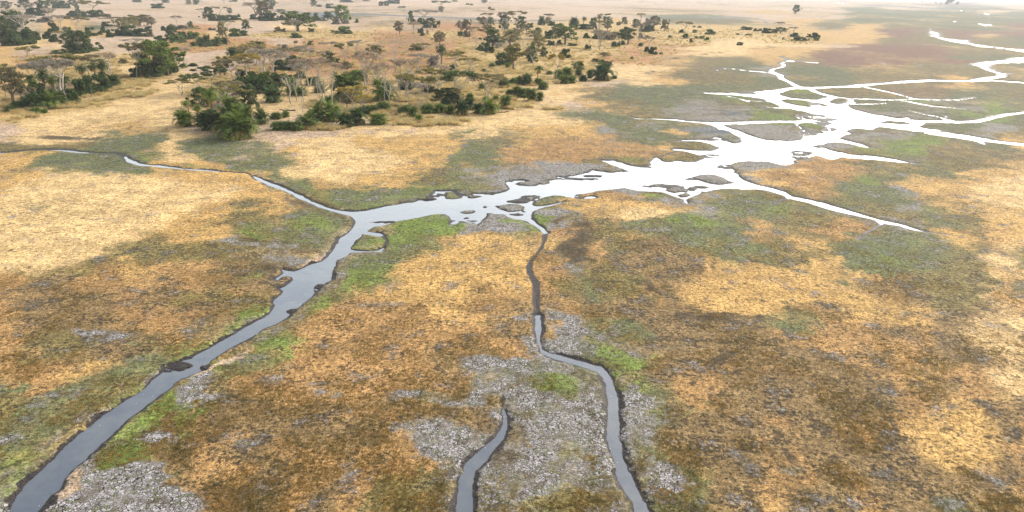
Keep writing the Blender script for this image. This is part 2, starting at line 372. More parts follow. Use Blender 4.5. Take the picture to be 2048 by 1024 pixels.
# ------------------------------------------------------------------ land cover chart; dark cells under the trees are painted shade
ROWS_Y = [0,8,16,24,32,42,54,68,84,100,120,140,160,185,210,235,260,290,320,355,390,430,470,510,550,600,650,700,750,800,850,900,960,1024]
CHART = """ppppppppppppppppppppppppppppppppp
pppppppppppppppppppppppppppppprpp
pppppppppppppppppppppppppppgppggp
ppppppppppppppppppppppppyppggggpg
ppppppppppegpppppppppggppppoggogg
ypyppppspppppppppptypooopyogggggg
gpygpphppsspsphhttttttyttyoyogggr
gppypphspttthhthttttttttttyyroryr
sspppphhhphyhhhttttthttsstyyoogog
ypspphpphhhhhhhttttthhssyyrrrrooo
yhyttpppphhhhhhtttthhyooyorrroggg
yyttsspphhhhhhtttttssyogmggoooogg
yydttsstsyyhytttttspsyoogggoooyog
yddttstdssstyttttsyogggggggobbggo
ytttsstddsttttttttpyogmggvmggmmvgg
ytssssstdpptttssssggogmmvvmmmmgvgo
psssyssppppsssgsyyymmggmmmmmmggmo
ooogggsgpsssyyyygyaaayogmmmmvvggy
yygggyyygyssyyyggaaoogvmmmaoggogyy
yysssyyyggyyyyogmmmmmmmmyyaogggyss
yssssssyyoogggggmmgaagmgoaogmyyyss
ssssssyoogggvvmmvmayaggggggoogoyys
ssssyyyyoggggvggaadoaoggaoaggyoyys
yyyyoooomdgvvggyyydaobogoyggggoggy
aaooayaabdgggyaaaamaoabyayyabooyyy
aabaaaboovaaayaaaogoabaaybyyybbayyy
abbbbaavvaaaaaabbabbbbbboaababayyy
aaooggvgoaaaaabammggbbbbaaaaabbayy
gaooggmooabaabaammgvgaaaabbbaaabaay
oogggvvobaabaamammmmggbbabbbabaaaaa
ogggggbabaaabmmbbmmmmgbbbbabababaay
ggggvvbaabaaammmmmmmgbbaabbbbbabaaa
vgdgmmoabbabaaommmggmgbabbbbbbbaaaa
vgmmmmmabaabaommgomgggbbababbgbbaaa"""
CH = [r for r in CHART.split('\n')]
COLS = {  # colours of the dry ground and its plants; 'd' also paints shade under trees
 's': (248,210,148), 'y': (226,182,112), 'a': (198,155,100), 'b': (164,136,94), 'o': (154,138,86), 'g': (128,134,90),
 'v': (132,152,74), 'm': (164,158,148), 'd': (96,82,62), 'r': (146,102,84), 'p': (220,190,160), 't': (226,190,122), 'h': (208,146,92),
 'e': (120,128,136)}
KEYS = list(COLS); KI = {k: i for i, k in enumerate(KEYS)}
nK = len(KEYS)
chart = np.zeros((len(ROWS_Y), 33, nK), np.float32)
for i, row in enumerate(CH):
    row = (row + row[-1] * 40)[:33]
    for j, ch in enumerate(row): chart[i, j, KI[ch]] = 1
# ragged warping of the chart in world space
wn1 = fbm(GX, GY, 24, 6, 21, .7); wn2 = fbm(GX, GY, 24, 6, 22, .7)
wn1 /= wn1.std() * 3; wn2 /= wn2.std() * 3
wn3 = fbm(GX, GY, 6, 6, 23, 0.75) * 1.6
ppm = F_PX / RR                       # px per metre sideways
WU = U + np.clip(wn1 * 9 * ppm, -60, 60) + np.clip(wn3 * 2 * ppm, -22, 22)
vs = np.clip(H_CAM / RR, 0.02, 1)
WV = Vp + np.clip(wn2 * 9 * ppm * vs, -34, 34) + np.clip(wn3 * 2 * ppm * vs, -14, 14)
fr = front[0][None] | np.zeros((nR, 1), bool)
# a smooth rolling base for ground the photo does not show
def chart_lookup(u, v):
    fu = np.clip(u / 64.0, 0, 31.999); j = fu.astype(int); fu = fu - j
    ry = np.array(ROWS_Y, float); fi = np.clip(np.interp(v, ry, np.arange(len(ry))), 0, len(ry) - 1.001)
    i = fi.astype(int); fi = fi - i
    fu = fu * fu * (3 - 2 * fu); fi = fi * fi * (3 - 2 * fi)
    fu = fu[..., None]; fi = fi[..., None]
    return ((chart[i, j] * (1 - fu) + chart[i, j + 1] * fu) * (1 - fi) + (chart[i + 1, j] * (1 - fu) + chart[i + 1, j + 1] * fu) * fi)
W = np.zeros((nR, nA, nK), np.float32)
W[:] = 0; 
W[..., KI['y']] = 0.4; W[..., KI['a']] = 0.4; W[..., KI['o']] = 0.3
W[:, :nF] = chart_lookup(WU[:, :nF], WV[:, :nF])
wu2 = U + np.clip(wn1 * 3 * ppm, -14, 14) + np.clip(wn3 * 1.2 * ppm, -8, 8)
wv2 = Vp + np.clip(wn2 * 3 * ppm * vs, -7, 7) + np.clip(wn3 * 1.2 * ppm * vs, -4, 4)
# patches: class, strength, x, y, rx, ry, rotation(deg, + = down to the right)
PATCH = """v 1.3 1540 229 48 8 14;v 1 60 940 45 22 -50;v .9 270 755 60 14 -32;v .9 310 830 40 16 -35;v .8 560 470 60 16 10;v .8 660 470 40 14 0;g .9 1560 640 70 20 5;g .7 1350 470 90 22 8;m .8 1240 700 40 10 20;m .8 640 780 40 10 0;m .8 1560 930 30 10 0;m .7 780 790 40 8 0;v .9 1110 800 50 16 0;b 1.1 915 842 70 24 6;o .9 1120 905 55 22 10;b .8 1150 940 40 14 0;g .9 1060 965 70 16 0;o .9 1130 1005 70 18 0;m 1.2 1010 782 60 24 0;g .8 1150 820 30 14 0;v .9 1000 270 0 0 0;v .8 600 600 0 0 0;v .9 530 635 40 10 -28;v .8 395 410 0 0 0;g .8 900 375 80 12 -5;v .6 440 335 90 5 6;g .9 560 335 60 26 40;v .7 1500 410 80 12 14;v .6 1420 440 70 16 0;v 1.2 110 880 50 22 -48;v 1.1 215 800 70 20 -42;g 1.2 140 800 130 55 -40;v 1.1 400 680 60 12 -30;g 1.1 330 680 120 22 -26;v 1 20 1000 60 40 -45;g 1 600 470 110 34 0;v 1.2 1490 213 45 7 12;v .8 1470 196 40 5 8;v 1 1600 181 28 4 6;v 1.2 1628 252 28 5 8;v 1.2 1800 291 55 9 12;v 1 1770 282 50 5 5
v 1 1920 224 40 8 12;v .9 1850 205 60 5 6;v .9 1760 312 50 6 8;v 1 1725 298 28 4 8;v 1.3 740 545 60 24 -15;v 1.2 700 560 45 14 -25;v 1.1 735 482 28 13 -5;v 1 830 458 65 12 -8
v 1.1 886 437 14 6 0;v 1.1 1010 436 42 6 4;v .9 1072 450 18 6 20;v 1 1350 311 16 5 -10;v .9 1262 319 30 8 5;v .9 1180 404 32 6 -12;v 1 1312 387 26 4 3;v .8 1520 334 22 7 8
v 1 470 642 75 12 -26;v .7 340 705 80 26 -30;g .8 250 760 110 40 -35;v 1 40 985 70 50 -40;v 1 240 905 22 60 35;v 1 320 800 40 14 -30;v 1 1090 765 65 20 10;g .9 760 520 70 25 -15
g .9 840 510 60 22 -10;g 1 1720 385 90 26 10;v .9 1745 365 28 12 10;g 1 1760 520 70 26 8;v .6 1770 516 40 16 8;g .9 1470 405 90 22 5;v .6 1365 395 30 8 0;g 1 960 300 26 26 30;g .9 740 395 90 16 8
v .6 640 385 70 12 27;v .5 820 385 70 10 -8;g .9 240 300 60 8 -3;v .5 250 325 60 6 8;g .8 480 305 60 14 0;v .6 290 312 22 9 25;v .7 530 355 30 10 30;g .8 610 450 90 26 5;v .5 630 445 50 14 0
m 1.2 1000 738 88 22 5;m 1.2 1080 835 85 40 0;m 1.2 880 885 85 36 15;m 1.1 1180 850 38 55 -5;m 1.2 310 995 100 42 12;m 1 1060 930 90 60 0;m 1 860 800 60 14 10;m .9 1400 232 80 14 4
m .9 1310 270 80 10 3;m .9 1700 222 60 12 8;m .9 1740 268 70 12 6;m .8 1300 700 45 8 0;m .8 1350 690 30 5 0;m .8 560 525 60 10 5;p 1.3 635 530 42 7 -24;m .9 210 668 55 6 3;d .9 250 672 60 8 3
m .9 1370 415 70 12 10;m .7 1530 378 40 8 12;m .9 1460 215 50 8 5;p .9 430 720 60 7 -33;m .9 330 733 50 9 -25;p .9 160 960 55 12 -45;p .8 510 655 40 5 -25;m .8 330 870 30 10 -10
y 1.3 1250 413 125 16 2;s .9 1290 430 60 12 0;a 1.2 1590 360 60 12 12;a 1.1 1640 333 90 7 4;y 1.2 960 500 80 50 -5;y 1.1 860 555 110 40 -18;y 1 1010 540 45 50 0;a .9 1290 300 90 12 3;y .9 1350 265 30 6 0
y .9 1080 640 0 0 0;s 1.2 170 440 190 70 -12;s 1 90 500 120 50 -10;s .9 700 330 130 20 -4;s .9 2000 400 60 35 0;s 1 2000 510 50 40 10;y 1 1580 570 110 30 8;y .9 1460 590 90 35 0;s .8 1980 640 80 70 20
s .8 2010 730 50 90 0;y .9 1900 880 90 60 0;b .9 1520 790 150 40 20;b .9 1300 540 70 20 10;d .7 1290 500 50 20 10;b .9 1480 710 200 26 4;d .6 1450 640 90 10 0;b .9 1400 880 90 60 10
b .8 620 840 120 40 20;b .8 160 620 120 36 -8;o .8 640 690 40 20 0;a 1 700 650 90 50 -10;a 1 560 780 80 30 10;y .8 150 730 90 20 -12;o .9 1900 560 50 60 50;g .7 2030 580 22 16 0
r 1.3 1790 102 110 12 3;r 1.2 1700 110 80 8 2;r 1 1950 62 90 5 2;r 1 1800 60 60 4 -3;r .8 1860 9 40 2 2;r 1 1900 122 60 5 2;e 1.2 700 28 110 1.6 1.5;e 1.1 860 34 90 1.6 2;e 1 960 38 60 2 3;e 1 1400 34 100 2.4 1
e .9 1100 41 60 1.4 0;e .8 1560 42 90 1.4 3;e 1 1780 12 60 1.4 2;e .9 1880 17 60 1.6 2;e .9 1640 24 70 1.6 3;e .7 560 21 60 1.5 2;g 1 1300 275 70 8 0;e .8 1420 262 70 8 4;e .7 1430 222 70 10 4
h 1 400 96 90 7 -3;h .9 800 118 110 14 0;h .9 100 118 40 5 -10;h .8 440 128 30 4 -10;h .9 1400 103 50 2.5 2;h .7 1380 91 40 3 0;t 1 480 110 50 6 -8;t .9 550 71 70 4 0;t .9 1560 78 80 9 3;t 1 1430 62 60 7 2
t 1 150 210 110 12 -14;t .8 260 170 70 10 -12;s 1 300 215 90 20 -14;s .9 560 212 60 22 0;t 1.1 860 243 70 7 -4;t 1 640 255 60 5 0;t 1 990 218 50 9 -6;p 1.1 560 272 110 7 -6;s .9 1250 152 70 7 -8
s .8 880 260 120 7 -5;p 1.1 1230 165 40 3 -12;s .9 1100 208 90 9 -16;p .8 1470 68 90 2.5 3;p .8 1660 92 60 4 0;s .8 1620 92 60 3 0;o 1 1400 150 60 10 0;o .9 1480 118 50 8 4;d .7 120 272 110 2.6 1"""
for line in PATCH.replace('\n', ';').split(';'):
    q = line.split()
    if len(q) < 7 or float(q[4]) == 0: continue
    k, st_, cx, cy, rx, ry, ro = q[0], *[float(v) for v in q[1:]]
    ca, sa = math.cos(math.radians(ro)), math.sin(math.radians(ro))
    du = wu2 - cx; dvv = wv2 - cy
    e = ((du * ca + dvv * sa) / rx) ** 2 + ((-du * sa + dvv * ca) / ry) ** 2
    wgt = st_ * np.clip(1.7 - e, 0, 1.5) / 1.5
    wgt = np.where(front, wgt, 0) * (0.8 if k == 'v' else 1)
    W *= (1 - np.clip(wgt, 0, 0.93) * 0.85)[..., None]
    W[..., KI[k]] += wgt
# narrow tracks: class, strength, width px, points
TRACKS = [('d', .8, 1.6, P("1318,122 1350,116 1400,110 1450,103 1485,97 1560,95")), ('d', .55, 1.5, P("1325,118 1345,123 1372,125")),
 ('d', .5, 4.5, P("1303,119 1304,127 1312,137 1300,147")), ('p', 1.2, 3.2, P("470,290 530,287 590,282 640,275 700,268 770,262")),
 ('d', .7, 2.4, P("0,269 60,272 120,274 180,272 215,268 240,262 270,250")), ('m', 1.0, 5, P("50,117 38,127 22,142 5,157")),
 ('g', .9, 8, P("945,288 938,300 955,322 978,336 1010,348")), ('p', .7, 5, P("120,190 300,196 420,262 500,285")),
 ('p', .9, 6, P("560,300 600,285 700,268 820,262")), ('d', .8, 3, P("1060,640 1050,600 1040,560")), ('d', .8, 2.6, P("1440,525 1445,560 1470,605 1482,640")),
 ('d', .7, 5, P("1690,600 1600,615 1540,640 1500,665 1450,720 1380,760")), ('d', .7, 5, P("1500,520 1560,540 1640,570 1720,600 1800,640")),
 ('d', .7, 4, P("1085,470 1110,440 1140,425")), ('d', .55, 9, P("1180,770 1160,820 1150,880 1165,930")), ('d', .5, 7, P("1010,830 1060,832 1100,850 1150,840")),
 ('d', .6, 6, P("990,680 1040,700 1085,712")), ('d', .55, 8, P("640,790 700,800 790,790 850,795")), ('d', .5, 12, P("870,900 960,940")),
 ('o', .8, 26, P("955,560 935,610 930,680")), ('g', .6, 18, P("1180,570 1240,545 1310,530")), ('d', .5, 10, P("1280,565 1320,600 1330,640")),
 ('b', .7, 24, P("640,830 760,830 830,800 900,790")), ('d', .5, 14, P("1560,760 1640,820 1700,880 1740,940")), ('d', .45, 10, P("1500,830 1560,900 1600,950")),
 ('d', .6, 3, P("1110,262 1170,300 1200,318")), ('d', .6, 8, P("520,500 560,520 600,525")), ('e', .8, 3, P("1530,44 1600,52 1680,62 1760,66")),
 ('d', .6, 1.6, P("1290,75 1350,76 1420,80 1500,84 1570,90")), ('p', .7, 4, P("1420,76 1520,86 1600,93 1700,90"))]
for k, st_, wd, pts in TRACKS:
    best = np.full((nR, nA), 1e9)
    for a_, b_ in zip(pts, pts[1:]):
        x0, x1 = sorted((a_[0], b_[0])); y0, y1 = sorted((a_[1], b_[1])); m = wd * 3 + 6
        sel = (wu2 > x0 - m) & (wu2 < x1 + m) & (wv2 > y0 - m) & (wv2 < y1 + m)
        if not sel.any(): continue
        uu, vv = wu2[sel], wv2[sel]; ex, ey = b_[0] - a_[0], b_[1] - a_[1]
        t = np.clip(((uu - a_[0]) * ex + (vv - a_[1]) * ey) / (ex * ex + ey * ey), 0, 1)
        best[sel] = np.minimum(best[sel], np.hypot(uu - a_[0] - t * ex, vv - a_[1] - t * ey))
    wgt = np.where(front, 0.9 * st_ * np.clip(1.4 - best / (wd * np.clip(1 + 1.6 * wn3, 0.3, 2)), 0, 1) * np.clip(0.45 + 2.4 * n2, 0.0, 1), 0)
    W *= (1 - np.clip(wgt, 0, 0.95) * 0.9)[..., None]; W[..., KI[k]] += wgt

# grassy / muddy belt by the water
nearw = sstep(3.2, 0.6, SDF + n2 * 1.4)
pale = sstep(0.35, 0.9, nearw) * np.clip(0.75 + fbm(GX, GY, 14, 3, 40) * 1.6, 0.05, 1)
W[..., KI['d']] += 0.20 * W[..., KI['m']]; W[..., KI['g']] += 0.24 * W[..., KI['m']]; W[..., KI['o']] += 0.2 * W[..., KI['m']]
pale *= 0.6; W *= (1 - 0.8 * pale)[..., None]; W[..., KI['m']] += 0.16 * pale; W[..., KI['o']] += 0.12 * pale; W[..., KI['d']] += 0.42 * pale; W[..., KI['g']] += 0.2 * pale; W[..., KI['p']] += 0.13 * pale * sstep(220, 60, RR)
# break the covers up: every class gets its own noise before the strongest wins
E = np.zeros_like(W)
FARF = 0.75 * sstep(150, 450, RR)
BGW = {'y': .05, 'a': .05, 'b': .05, 'o': .05, 'g': .03, 's': .03, 'v': .01, 'm': .012, 'd': .012}
for i in range(nK):
    big = fbm(GX, GY, 22, 7, 50 + i, 0.82); big /= big.std()
    bf = fbm(GX, GY * 0.6, 170, 7, 90 + i, 0.8); bf /= bf.std(); big = big * (1 - FARF) + bf * FARF
    E[..., i] = (W[..., i] + BGW.get(KEYS[i], 0.006) * (1 + 0.9 * FARF) * np.clip(1.4 - 0.6 * W[..., i], 0, 2)) * np.exp(0.72 * big)
E = E ** 2.0
E /= E.sum(-1, keepdims=True)
PAL = np.array([alb(*COLS[k]) for k in KEYS])
COL = E @ PAL
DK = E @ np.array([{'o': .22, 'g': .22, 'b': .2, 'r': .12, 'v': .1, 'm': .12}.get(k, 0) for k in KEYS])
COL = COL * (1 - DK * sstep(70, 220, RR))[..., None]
fleck_k = {'s': .12, 'y': .3, 'a': .55, 'b': 1.0, 'o': .9, 'g': .8, 'v': .45, 'm': .3, 'd': .4, 'r': .5, 'p': .12, 't': .35, 'h': .3, 'e': .3}
FLECK = E @ np.array([fleck_k[k] for k in KEYS])
CRACK = E[..., KI['m']] + 0.15 * E[..., KI['g']]
CRACK = CRACK * sstep(320, 60, RR)

# ------------------------------------------------------------------ heights
WATER_Z = -0.17
SHOAL = [(910,388,26,9),(960,384,40,8),(985,372,30,6),(870,388,20,5),(855,396,22,4),(1060,394,26,7),(1035,401,26,5),(1035,424,22,7),(975,412,12,4),(930,440,30,3),
 (1160,391,14,5),(1150,356,55,3),(1185,350,25,3),(1240,341,22,3),(1290,333,18,3),(1330,335,18,3),(1420,311,26,5),(1450,332,22,6),(1345,371,30,5),(1290,371,25,3),(1385,376,10,5),
 (1460,275,26,8),(1620,232,40,6),(1640,246,30,5),(1650,238,30,5),(1615,266,26,6),(1660,258,18,5),(1685,214,10,4),(1600,306,25,7),(1620,315,35,6),(1775,244,16,3),(1420,278,25,3),(1055,366,30,3),
 (345,733,32,10),(360,728,30,8),(412,732,14,8),(640,575,16,10),(590,620,20,6),(105,985,16,8),(790,442,60,3),(680,520,10,5),(1630,208,20,5),(1500,186,30,2),(1870,262,50,2)]
SH = np.zeros((nR, nA))
for cx, cy, rx, ry in SHOAL:
    e = ((U - cx) / rx) ** 2 + ((Vp - cy) / ry) ** 2
    SH = np.maximum(SH, np.where(front, np.clip(1.3 - e, 0, 1), 0))
swx = GX * 0.9 + GY * 0.25
shn = fbm(GX * 0.35 + GY * 0.2, GY * 0.9, 1.5, 5, 77, 0.75) * 1.5
land = sstep(0.0, 0.6, SDF)
relief = 0.05 * fbm(GX, GY, 3.0, 4, 80) + 0.16 * fbm(GX, GY, 30, 3, 81) * sstep(2, 10, SDF)
relief *= sstep(1600, 300, RR)
Zg = np.where(SDF > 0, WATER_Z + (0.17 + relief) * land, WATER_Z - 0.5 * sstep(0, 1.6, -SDF) - 0.012)
shz = WATER_Z + 0.13 * shn * (0.4 + SH) - 0.03 + 0.085 * SH
Zg = np.where((SDF <= 0) & (SH > 0), np.maximum(Zg, Zg * (1 - np.clip(SH * 1.6, 0, 1)) + shz * np.clip(SH * 1.6, 0, 1)), Zg)
drycut = sstep(0.7, -0.5, DRYF)
Zg = np.where(SDF > 0, np.maximum(Zg - 0.13 * drycut * land, WATER_Z + 0.02 * land), Zg)
DRYW = drycut > 0.1; Zg = np.where(DRYW & (SDF > 0.15), np.maximum(Zg, WATER_Z + 0.025), Zg)
WET = np.clip(np.maximum(sstep(0.62, 0.12, SDF + 0.5 * n1 + 0.08 - np.clip(pxm * 0.5, 0, 1.7)), 0.93 * sstep(0.55, -0.25, DRYF)), 0, 1)
WET = np.where(SDF <= 0, 1, WET)

# mesh
Vx = np.stack([GX, GY, Zg], -1).reshape(-1, 3)
ii, jj = np.meshgrid(np.arange(nR - 1), np.arange(nA), indexing='ij')
j2 = (jj + 1) % nA
Fq = np.stack([ii * nA + jj, ii * nA + j2, (ii + 1) * nA + j2, (ii + 1) * nA + jj], -1).reshape(-1, 4)[:, ::-1]

def ground_material():
    m = NT('marsh_ground')
    pos = m.n('ShaderNodeNewGeometry').outputs['Position']
    base = m.attr('cover').outputs['Color']; det = m.attr('detail').outputs['Color']
    sep = m.n('ShaderNodeSeparateColor'); m.l(det, sep.inputs[0])
    fleck, crack, wet = sep.outputs[0], sep.outputs[1], sep.outputs[2]
    n_mid = m.noise(pos, 0.35, 4, 0.6); n_f = m.noise(pos, 2.2, 4, 0.68); n_t = m.noise(pos, 7.0, 3, 0.7)
    # tonal variation of the sward
    n_all = m.noise(pos, 0.22, 8, 0.82)
    v1 = m.ramp(n_f, 0.38, 0.62, 0.68, 1.32); v2 = m.ramp(n_t, 0.38, 0.62, 0.62, 1.38); v3 = m.ramp(n_all, 0.40, 0.60, 0.74, 1.26)
    v = m.math('MULTIPLY', m.math('MULTIPLY', v1, v2), v3)
    vv = m.n('ShaderNodeCombineColor'); 
    for s_ in vv.inputs: m.l(v, s_)
    c = m.mix(1.0, base, vv.outputs[0], 'MULTIPLY')
    # hue wander
    n_h = m.noise(pos, 0.9, 3, 0.6)
    c = m.mix(m.ramp(n_h, 0.5, 0.75, 0, 0.22), c, tuple(alb(150, 128, 62)))
    c = m.mix(m.ramp(n_h, 0.46, 0.25, 0, 0.08), c, tuple(alb(192, 150, 98)))
    # dark tussock flecks gathering in drifts
    drift = m.ramp(m.math('ADD', m.math('MULTIPLY', n_mid, 0.55), m.math('MULTIPLY', n_all, 0.45)), 0.42, 0.58, 0.0, 1.0)
    n_k = m.noise(pos, 3.0, 5, 0.8, 0.3); n_k2 = m.noise(pos, 0.75, 5, 0.82, 0.2)
    fd = m.math('MULTIPLY', fleck, m.math('ADD', 0.10, m.math('MULTIPLY', drift, 1.1)))
    fk = m.math('MULTIPLY', m.math('SUBTRACT', n_k, m.math('SUBTRACT', 0.572, m.math('MULTIPLY', fd, 0.085))), 34.0, clamp=True)
    fk2 = m.math('MULTIPLY', m.math('SUBTRACT', n_k2, m.math('SUBTRACT', 0.585, m.math('MULTIPLY', fd, 0.08))), 26.0, clamp=True)
    fk = m.math('MAXIMUM', fk, m.math('MULTIPLY', fk2, 0.8))
    fk = m.math('MULTIPLY', fk, m.math('MULTIPLY', m.math('SUBTRACT', 1.0, crack), 0.85))
    c = m.mix(fk, c, tuple(alb(44, 41, 33)))
    # cracked mud
    vo = m.n('ShaderNodeTexVoronoi'); vo.feature = 'DISTANCE_TO_EDGE'; vo.inputs['Scale'].default_value = 5.2
    wv = m.n('ShaderNodeVectorMath'); wv.operation = 'ADD'
    nn = m.n('ShaderNodeTexNoise'); nn.inputs['Scale'].default_value = 1.3; m.l(pos, nn.inputs['Vector'])
    sc_ = m.n('ShaderNodeVectorMath'); sc_.operation = 'SCALE'; sc_.inputs['Scale'].default_value = 0.35
    m.l(nn.outputs['Color'], sc_.inputs[0]); m.l(pos, wv.inputs[0]); m.l(sc_.outputs[0], wv.inputs[1]); m.l(wv.outputs[0], vo.inputs['Vector'])
    vc = m.n('ShaderNodeTexVoronoi'); vc.inputs['Scale'].default_value = 5.2; m.l(wv.outputs[0], vc.inputs['Vector'])
    cell = m.n('ShaderNodeSeparateColor'); m.l(vc.outputs['Color'], cell.inputs[0])
    edge = m.ramp(vo.outputs['Distance'], 0.02, 0.10, 0, 1)
    mudc = m.mix(cell.outputs[0], tuple(alb(152, 145, 141)), tuple(alb(224, 218, 219)))
    mudc = m.mix(m.ramp(cell.outputs[1], 0.72, 0.85, 0, 0.8), mudc, tuple(alb(120, 128, 78)))
    mudc = m.mix(m.ramp(n_h, 0.52, 0.66, 0, 0.75), mudc, tuple(alb(112, 98, 78)))
    mudc = m.mix(edge, tuple(alb(46, 38, 35)), mudc)
    cm = m.math('MULTIPLY', m.math('ADD', m.math('SUBTRACT', crack, 0.24), m.math('ADD', m.math('MULTIPLY', m.math('SUBTRACT', n_f, 0.5), 1.0), m.math('MULTIPLY', m.math('SUBTRACT', n_mid, 0.5), 3.0))), 1.9, clamp=True)
    c = m.mix(cm, c, mudc)
    # wet black mud at the water's edge
    wm = m.math('MULTIPLY', m.math('ADD', m.math('SUBTRACT', wet, 0.45), m.math('MULTIPLY', m.math('SUBTRACT', n_f, 0.5), 1.0)), 4.0, clamp=True)
    wetc = m.mix(m.ramp(n_t, 0.35, 0.7), tuple(alb(38, 33, 32)), tuple(alb(88, 78, 74)))
    c = m.mix(wm, c, wetc)
    bs = m.n('ShaderNodeBsdfPrincipled'); m.l(c, bs.inputs['Base Color'])
    bs.inputs['Specular IOR Level'].default_value = 0.15
    rgh = m.math('SUBTRACT', 0.95, m.math('MULTIPLY', wm, 0.35)); m.l(rgh, bs.inputs['Roughness'])
    hgt = m.math('ADD', m.math('MULTIPLY', n_f, 0.5), m.math('ADD', m.math('MULTIPLY', n_t, 0.25), m.math('MULTIPLY', m.math('MULTIPLY', edge, cm), 0.25)))
    bp = m.n('ShaderNodeBump'); bp.inputs['Strength'].default_value = 0.7; bp.inputs['Distance'].default_value = 0.16
    m.l(hgt, bp.inputs['Height']); m.l(bp.outputs[0], bs.inputs['Normal'])
    m.l(bs.outputs[0], m.out.inputs['Surface'])
    return m.m
me = mesh_np('ground', Vx, Fq, (ground_material(),), smooth=True)
ca = me.color_attributes.new('cover', 'FLOAT_COLOR', 'POINT')
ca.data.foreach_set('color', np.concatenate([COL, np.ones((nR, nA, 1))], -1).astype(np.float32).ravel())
cb = me.color_attributes.new('detail', 'FLOAT_COLOR', 'POINT')
cb.data.foreach_set('color', np.stack([FLECK, CRACK, WET, np.ones_like(WET)], -1).astype(np.float32).ravel())
g = bpy.data.objects.new('ground', me); C.objects.link(g); tag(g, kind='structure')

# water sheet
def water_material():
    m = NT('muddy_water')
    pos = m.n('ShaderNodeNewGeometry').outputs['Position']
    n = m.noise(pos, 0.6, 4, 0.6); n2_ = m.noise(pos, 5.0, 2, 0.5)
    nl = m.noise(pos, 0.12, 5, 0.7); c = m.mix(m.ramp(m.math('ADD', m.math('MULTIPLY', n, 0.4), m.math('MULTIPLY', nl, 0.6)), 0.38, 0.62), tuple(alb(88, 98, 112)), tuple(alb(112, 116, 122)))
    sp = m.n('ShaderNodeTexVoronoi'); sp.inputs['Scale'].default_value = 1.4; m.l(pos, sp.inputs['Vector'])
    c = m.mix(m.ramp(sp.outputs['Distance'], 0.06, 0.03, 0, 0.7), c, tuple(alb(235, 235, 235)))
    bs = m.n('ShaderNodeBsdfPrincipled'); m.l(c, bs.inputs['Base Color'])
    bs.inputs['Roughness'].default_value = 0.1; bs.inputs['IOR'].default_value = 1.85; bs.inputs['Specular IOR Level'].default_value = 0.5
    bp = m.n('ShaderNodeBump'); bp.inputs['Strength'].default_value = 0.16; bp.inputs['Distance'].default_value = 0.05
    m.l(m.math('ADD', n2_, m.math('MULTIPLY', n, 1.5)), bp.inputs['Height']); m.l(bp.outputs[0], bs.inputs['Normal'])
    m.l(bs.outputs[0], m.out.inputs['Surface']); return m.m
wr = np.array([8, 60, 150, 400, 900, 2000, 4200.0]); wa = np.linspace(-math.radians(60), math.radians(60), 40)
wx = wr[:, None] * np.sin(wa)[None]; wy = wr[:, None] * np.cos(wa)[None]
i_, j_ = np.meshgrid(np.arange(6), np.arange(39), indexing='ij')
wf = np.stack([i_ * 40 + j_, (i_ + 1) * 40 + j_, (i_ + 1) * 40 + j_ + 1, i_ * 40 + j_ + 1], -1).reshape(-1, 4)[:, ::-1]
wme = mesh_np('water', np.stack([wx, wy, np.full_like(wx, WATER_Z)], -1).reshape(-1, 3), wf, (water_material(),))
wob = bpy.data.objects.new('water', wme); C.objects.link(wob); tag(wob, kind='structure')
# ================================================================== PLANTS
def leaf_material(name, c1, c2, spread=0.35):
    m = NT(name)
    oi_ = m.n('ShaderNodeObjectInfo')
    tc = m.n('ShaderNodeTexCoord').outputs['Object']
    n = m.noise(tc, 0.9, 3, 0.6); n3 = m.noise(tc, 6.0, 2, 0.6)
    f = m.ramp(m.math('ADD', m.math('MULTIPLY', n, 0.6), m.math('MULTIPLY', n3, 0.4)), 0.36, 0.62)
    c = m.mix(f, tuple(alb(*c1)), tuple(alb(*c2)))
    k = m.math('ADD', 1.0 - spread / 2, m.math('MULTIPLY', oi_.outputs['Random'], spread))
    geo_ = m.n('ShaderNodeNewGeometry')
    k = m.math('MULTIPLY', k, m.ramp(geo_.outputs['Random Per Island'], 0, 1, 0.6, 1.45))
    kk = m.n('ShaderNodeCombineColor')
    for s_ in kk.inputs: m.l(k, s_)
    c = m.mix(1.0, c, kk.outputs[0], 'MULTIPLY')
    bs = m.n('ShaderNodeBsdfPrincipled'); m.l(c, bs.inputs['Base Color']); bs.inputs['Roughness'].default_value = 0.7
    bs.inputs['Specular IOR Level'].default_value = 0.25
    tr = m.n('ShaderNodeBsdfTranslucent'); m.l(c, tr.inputs['Color'])
    mx = m.n('ShaderNodeMixShader'); mx.inputs[0].default_value = 0.4
    m.l(bs.outputs[0], mx.inputs[1]); m.l(tr.outputs[0], mx.inputs[2]); m.l(mx.outputs[0], m.out.inputs['Surface'])
    return m.m
def bark_material(name, c1, c2):
    m = NT(name); tc = m.n('ShaderNodeTexCoord').outputs['Object']
    n = m.noise(tc, 5.0, 4, 0.65)
    c = m.mix(m.ramp(n, 0.35, 0.65), tuple(alb(*c1)), tuple(alb(*c2)))
    bs = m.n('ShaderNodeBsdfPrincipled'); m.l(c, bs.inputs['Base Color']); bs.inputs['Roughness'].default_value = 0.85
    bp = m.n('ShaderNodeBump'); bp.inputs['Strength'].default_value = 0.5; bp.inputs['Distance'].default_value = 0.03
    m.l(n, bp.inputs['Height']); m.l(bp.outputs[0], bs.inputs['Normal'])
    m.l(bs.outputs[0], m.out.inputs['Surface']); return m.m
